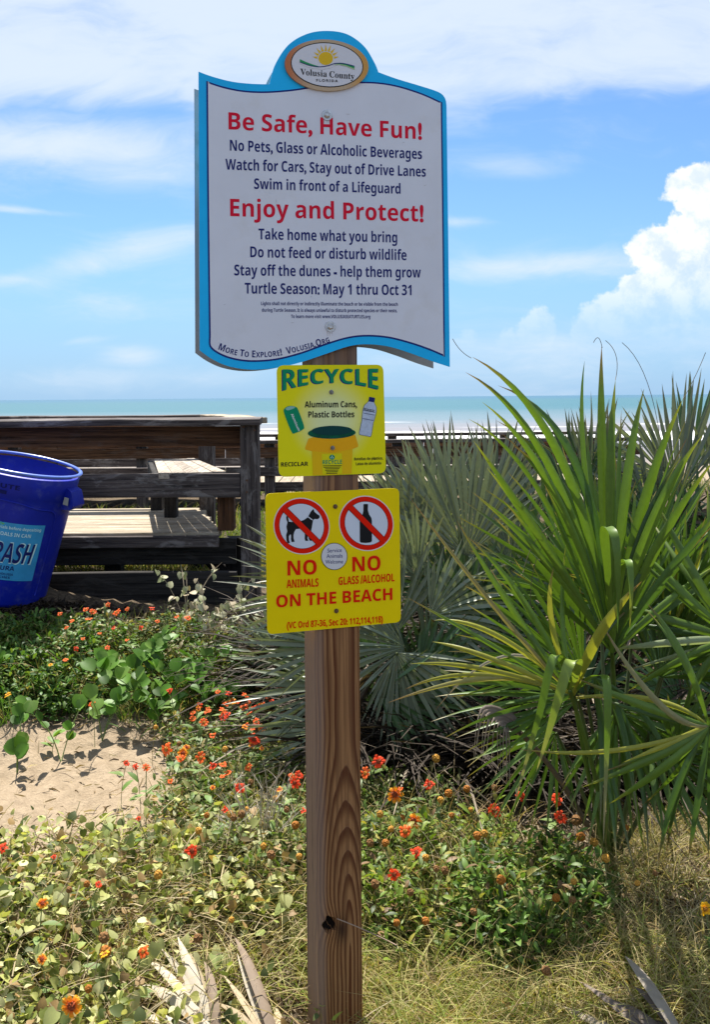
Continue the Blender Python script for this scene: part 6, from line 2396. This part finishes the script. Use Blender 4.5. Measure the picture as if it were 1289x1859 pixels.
LAND = [((302, 1360), 'the flower pair by the sand'), ((436, 1430), 'the red flower above the bare twigs'), ((461, 1343), 'the deep red flower beside the palmetto leaves'), ((535, 1421), 'the red flower touching the post'),
        ((348, 1545), 'the red cup-shaped flower'), ((130, 1826), 'the largest flower'), ((260, 1728), 'the dead palm leaf'), ((180, 1620), 'the small red flower low in the pale leaves'), ((717, 1442), 'the orange daisy right of the post'),
        ((744, 1500), 'the touching flower pair'), ((716, 1587), 'the lowest red flower by the post'), ((898, 1472), 'the ragged red flower'), ((1015, 1468), 'the two red flowers by the palm stem'),
        ((792, 1377), 'the dark thicket'), ((930, 1600), 'the middle of the green foliage'), ((1080, 1530), 'the palm foot'), ((1175, 1590), 'the dry grass at the right'), ((166, 1278), 'the round green leaves'),
        ((200, 1110), 'the top of the bank'), ((120, 1190), 'the left of the bank'), ((280, 1120), 'the boardwalk beam'), ((410, 1260), 'the dry pale shrub'), ((480, 1275), 'the palmetto leaves'), ((990, 1762), 'the straw grass'), ((773, 1672), 'the lower edge of the foliage')]
USED = {}


def place_label(what, px, py):
    (lx, ly), nm = min(LAND, key=lambda q: (q[0][0] - px) ** 2 + (q[0][1] - py) ** 2)
    dx, dy = px - lx, py - ly
    if math.hypot(dx, dy) < 9:
        w = 'right at'
    elif abs(dx) > 1.6 * abs(dy):
        w = 'right of' if dx > 0 else 'left of'
    elif abs(dy) > 1.6 * abs(dx):
        w = 'below' if dy > 0 else 'above'
    else:
        w = ('lower' if dy > 0 else 'upper') + (' right of' if dx > 0 else ' left of')
    t = what + ' ' + w + ' ' + nm
    k = USED.get(t, 0)
    USED[t] = k + 1
    return t if not k else ('next ' if k == 1 else 'further ' if k == 2 else 'last ') + t


for k in range(34):
    px, py = random.gauss(430, 75), random.gauss(1325, 55)
    if 320 < px < 545 and 1245 < py < 1480:
        FL.append((px, py, random.uniform(11, 19), random.choice(('red', 'orange', 'orange', 'tipped')), None))
for px, py, s, kind, lab in FL:
    if lab:
        flower(px, py, s, kind, lab, face=(random.uniform(-.7, .5), -.9, random.uniform(.25, 1.1)) if s > 22 else None)
    else:
        flower(px, py, s, kind, place_label('small ' + ('red' if kind == 'red' else 'orange') + ' flower', px, py), 'orange flowers crowded left of the post')
for px, py, s, kind in ((155, 1107, 11, 'orange'), (168, 1111, 12, 'orange'), (211, 1112, 15, 'orange'), (230, 1106, 8, 'orange'), (195, 1098, 9, 'orange'), (160, 1124, 13, 'orange'), (137, 1178, 9, 'red'), (118, 1198, 11, 'orange'),
                        (194, 1176, 10, 'orange'), (130, 1128, 9, 'orange'), (108, 1115, 9, 'orange'), (275, 1105, 10, 'red'), (340, 1122, 12, 'orange'), (320, 1120, 8, 'orange'), (180, 1150, 8, 'orange'), (255, 1140, 9, 'red'),
                        (285, 1128, 8, 'orange'), (230, 1162, 9, 'orange'), (205, 1140, 8, 'red'), (120, 1140, 8, 'orange'), (150, 1160, 8, 'orange')):
    flower(px, py, s + 2, kind, place_label('tiny ' + ('red' if kind == 'red' else 'orange') + ' flower', px, py), 'tiny flowers on the bank below the boardwalk', .2)
flower(166, 1278, 15, 'orange', 'orange flower lying against the round green leaves', None, .2)
flower(308, 1254, 13, 'red', 'single red bud above the round green leaves', None, .28)
flower(362, 1280, 12, 'red', 'small red flower at the right of the round green leaves', None, .24)
flower(91, 1207, 10, 'yellow', 'tiny yellow flower on the bank', None, .2)
flower(13, 1262, 14, 'yellow', 'small yellow flower at the left edge of the bank', None, .2)
flower(104, 1330, 9, 'yellow', 'tiny yellow bloom over the seedling at the sand', None, .1)


def seed_head(px, py, size, label, group, h=None):
    h = h or random.uniform(.16, .26)
    top = headpt(px, py, h)
    bx, by = top.x + random.uniform(-.04, .04), top.y + random.uniform(0, .05)
    base = Vector((bx, by, Hf(bx, by)))
    root = empty('seed_head', base, label, 'seed head', group)
    tube_obj('stem', bez(base, Vector((bx, by, base.z + h * .6)), top, 6), .0015, L_STEM, root, (.22, .19, .08), 4)
    o = bpy.data.objects.new('seed_ball', random.choice(SM))
    link(o, root)
    o.location = top - base
    r = size * .86 * top.y / FPX / 2
    o.scale = (r, r, r * .92)
    o.rotation_euler = (random.uniform(0, 3), random.uniform(0, 3), 0)


for px, py, s in ((792, 1377, 17), (1047, 1489, 20), (1055, 1519, 19), (1079, 1529, 17), (1101, 1558, 17), (898, 1430, 13), (800, 1452, 13), (867, 1517, 17), (880, 1513, 15), (773, 1557, 14), (792, 1577, 13), (730, 1485, 14),
                  (910, 1597, 19), (925, 1612, 16), (1010, 1630, 17), (1042, 1600, 13), (1040, 1634, 15), (992, 1762, 18), (681, 1605, 18), (773, 1672, 16), (808, 1580, 16), (700, 1530, 15), (745, 1620, 15), (860, 1655, 14), (672, 1530, 15), (1138, 1502, 11),
                  (815, 1440, 16), (848, 1432, 14), (820, 1480, 12), (690, 1478, 14), (710, 1505, 13), (855, 1470, 10), (1190, 1585, 11), (1158, 1603, 12), (720, 1675, 14)):
    seed_head(px, py, s, place_label(('large' if s > 16 else 'small') + ' spiky seed head', px, py), 'seed heads right of the post')
for px, py, s in ((361, 1540, 11), (424, 1484, 14), (438, 1478, 16), (418, 1478, 14), (448, 1470, 12), (287, 1588, 18), (360, 1508, 14), (478, 1536, 13), (492, 1552, 18), (536, 1498, 16), (543, 1555, 13), (359, 1703, 18), (188, 1702, 22), (190, 1728, 24),
                  (420, 1670, 12), (160, 1795, 16), (125, 1615, 13), (157, 1605, 13), (375, 1480, 12), (408, 1360, 12), (455, 1420, 12), (500, 1450, 13), (520, 1470, 12), (325, 1350, 10), (282, 1320, 9)):
    seed_head(px, py, s, place_label(('large' if s > 15 else 'small') + ' spiky seed head', px, py), 'seed heads left of the post')
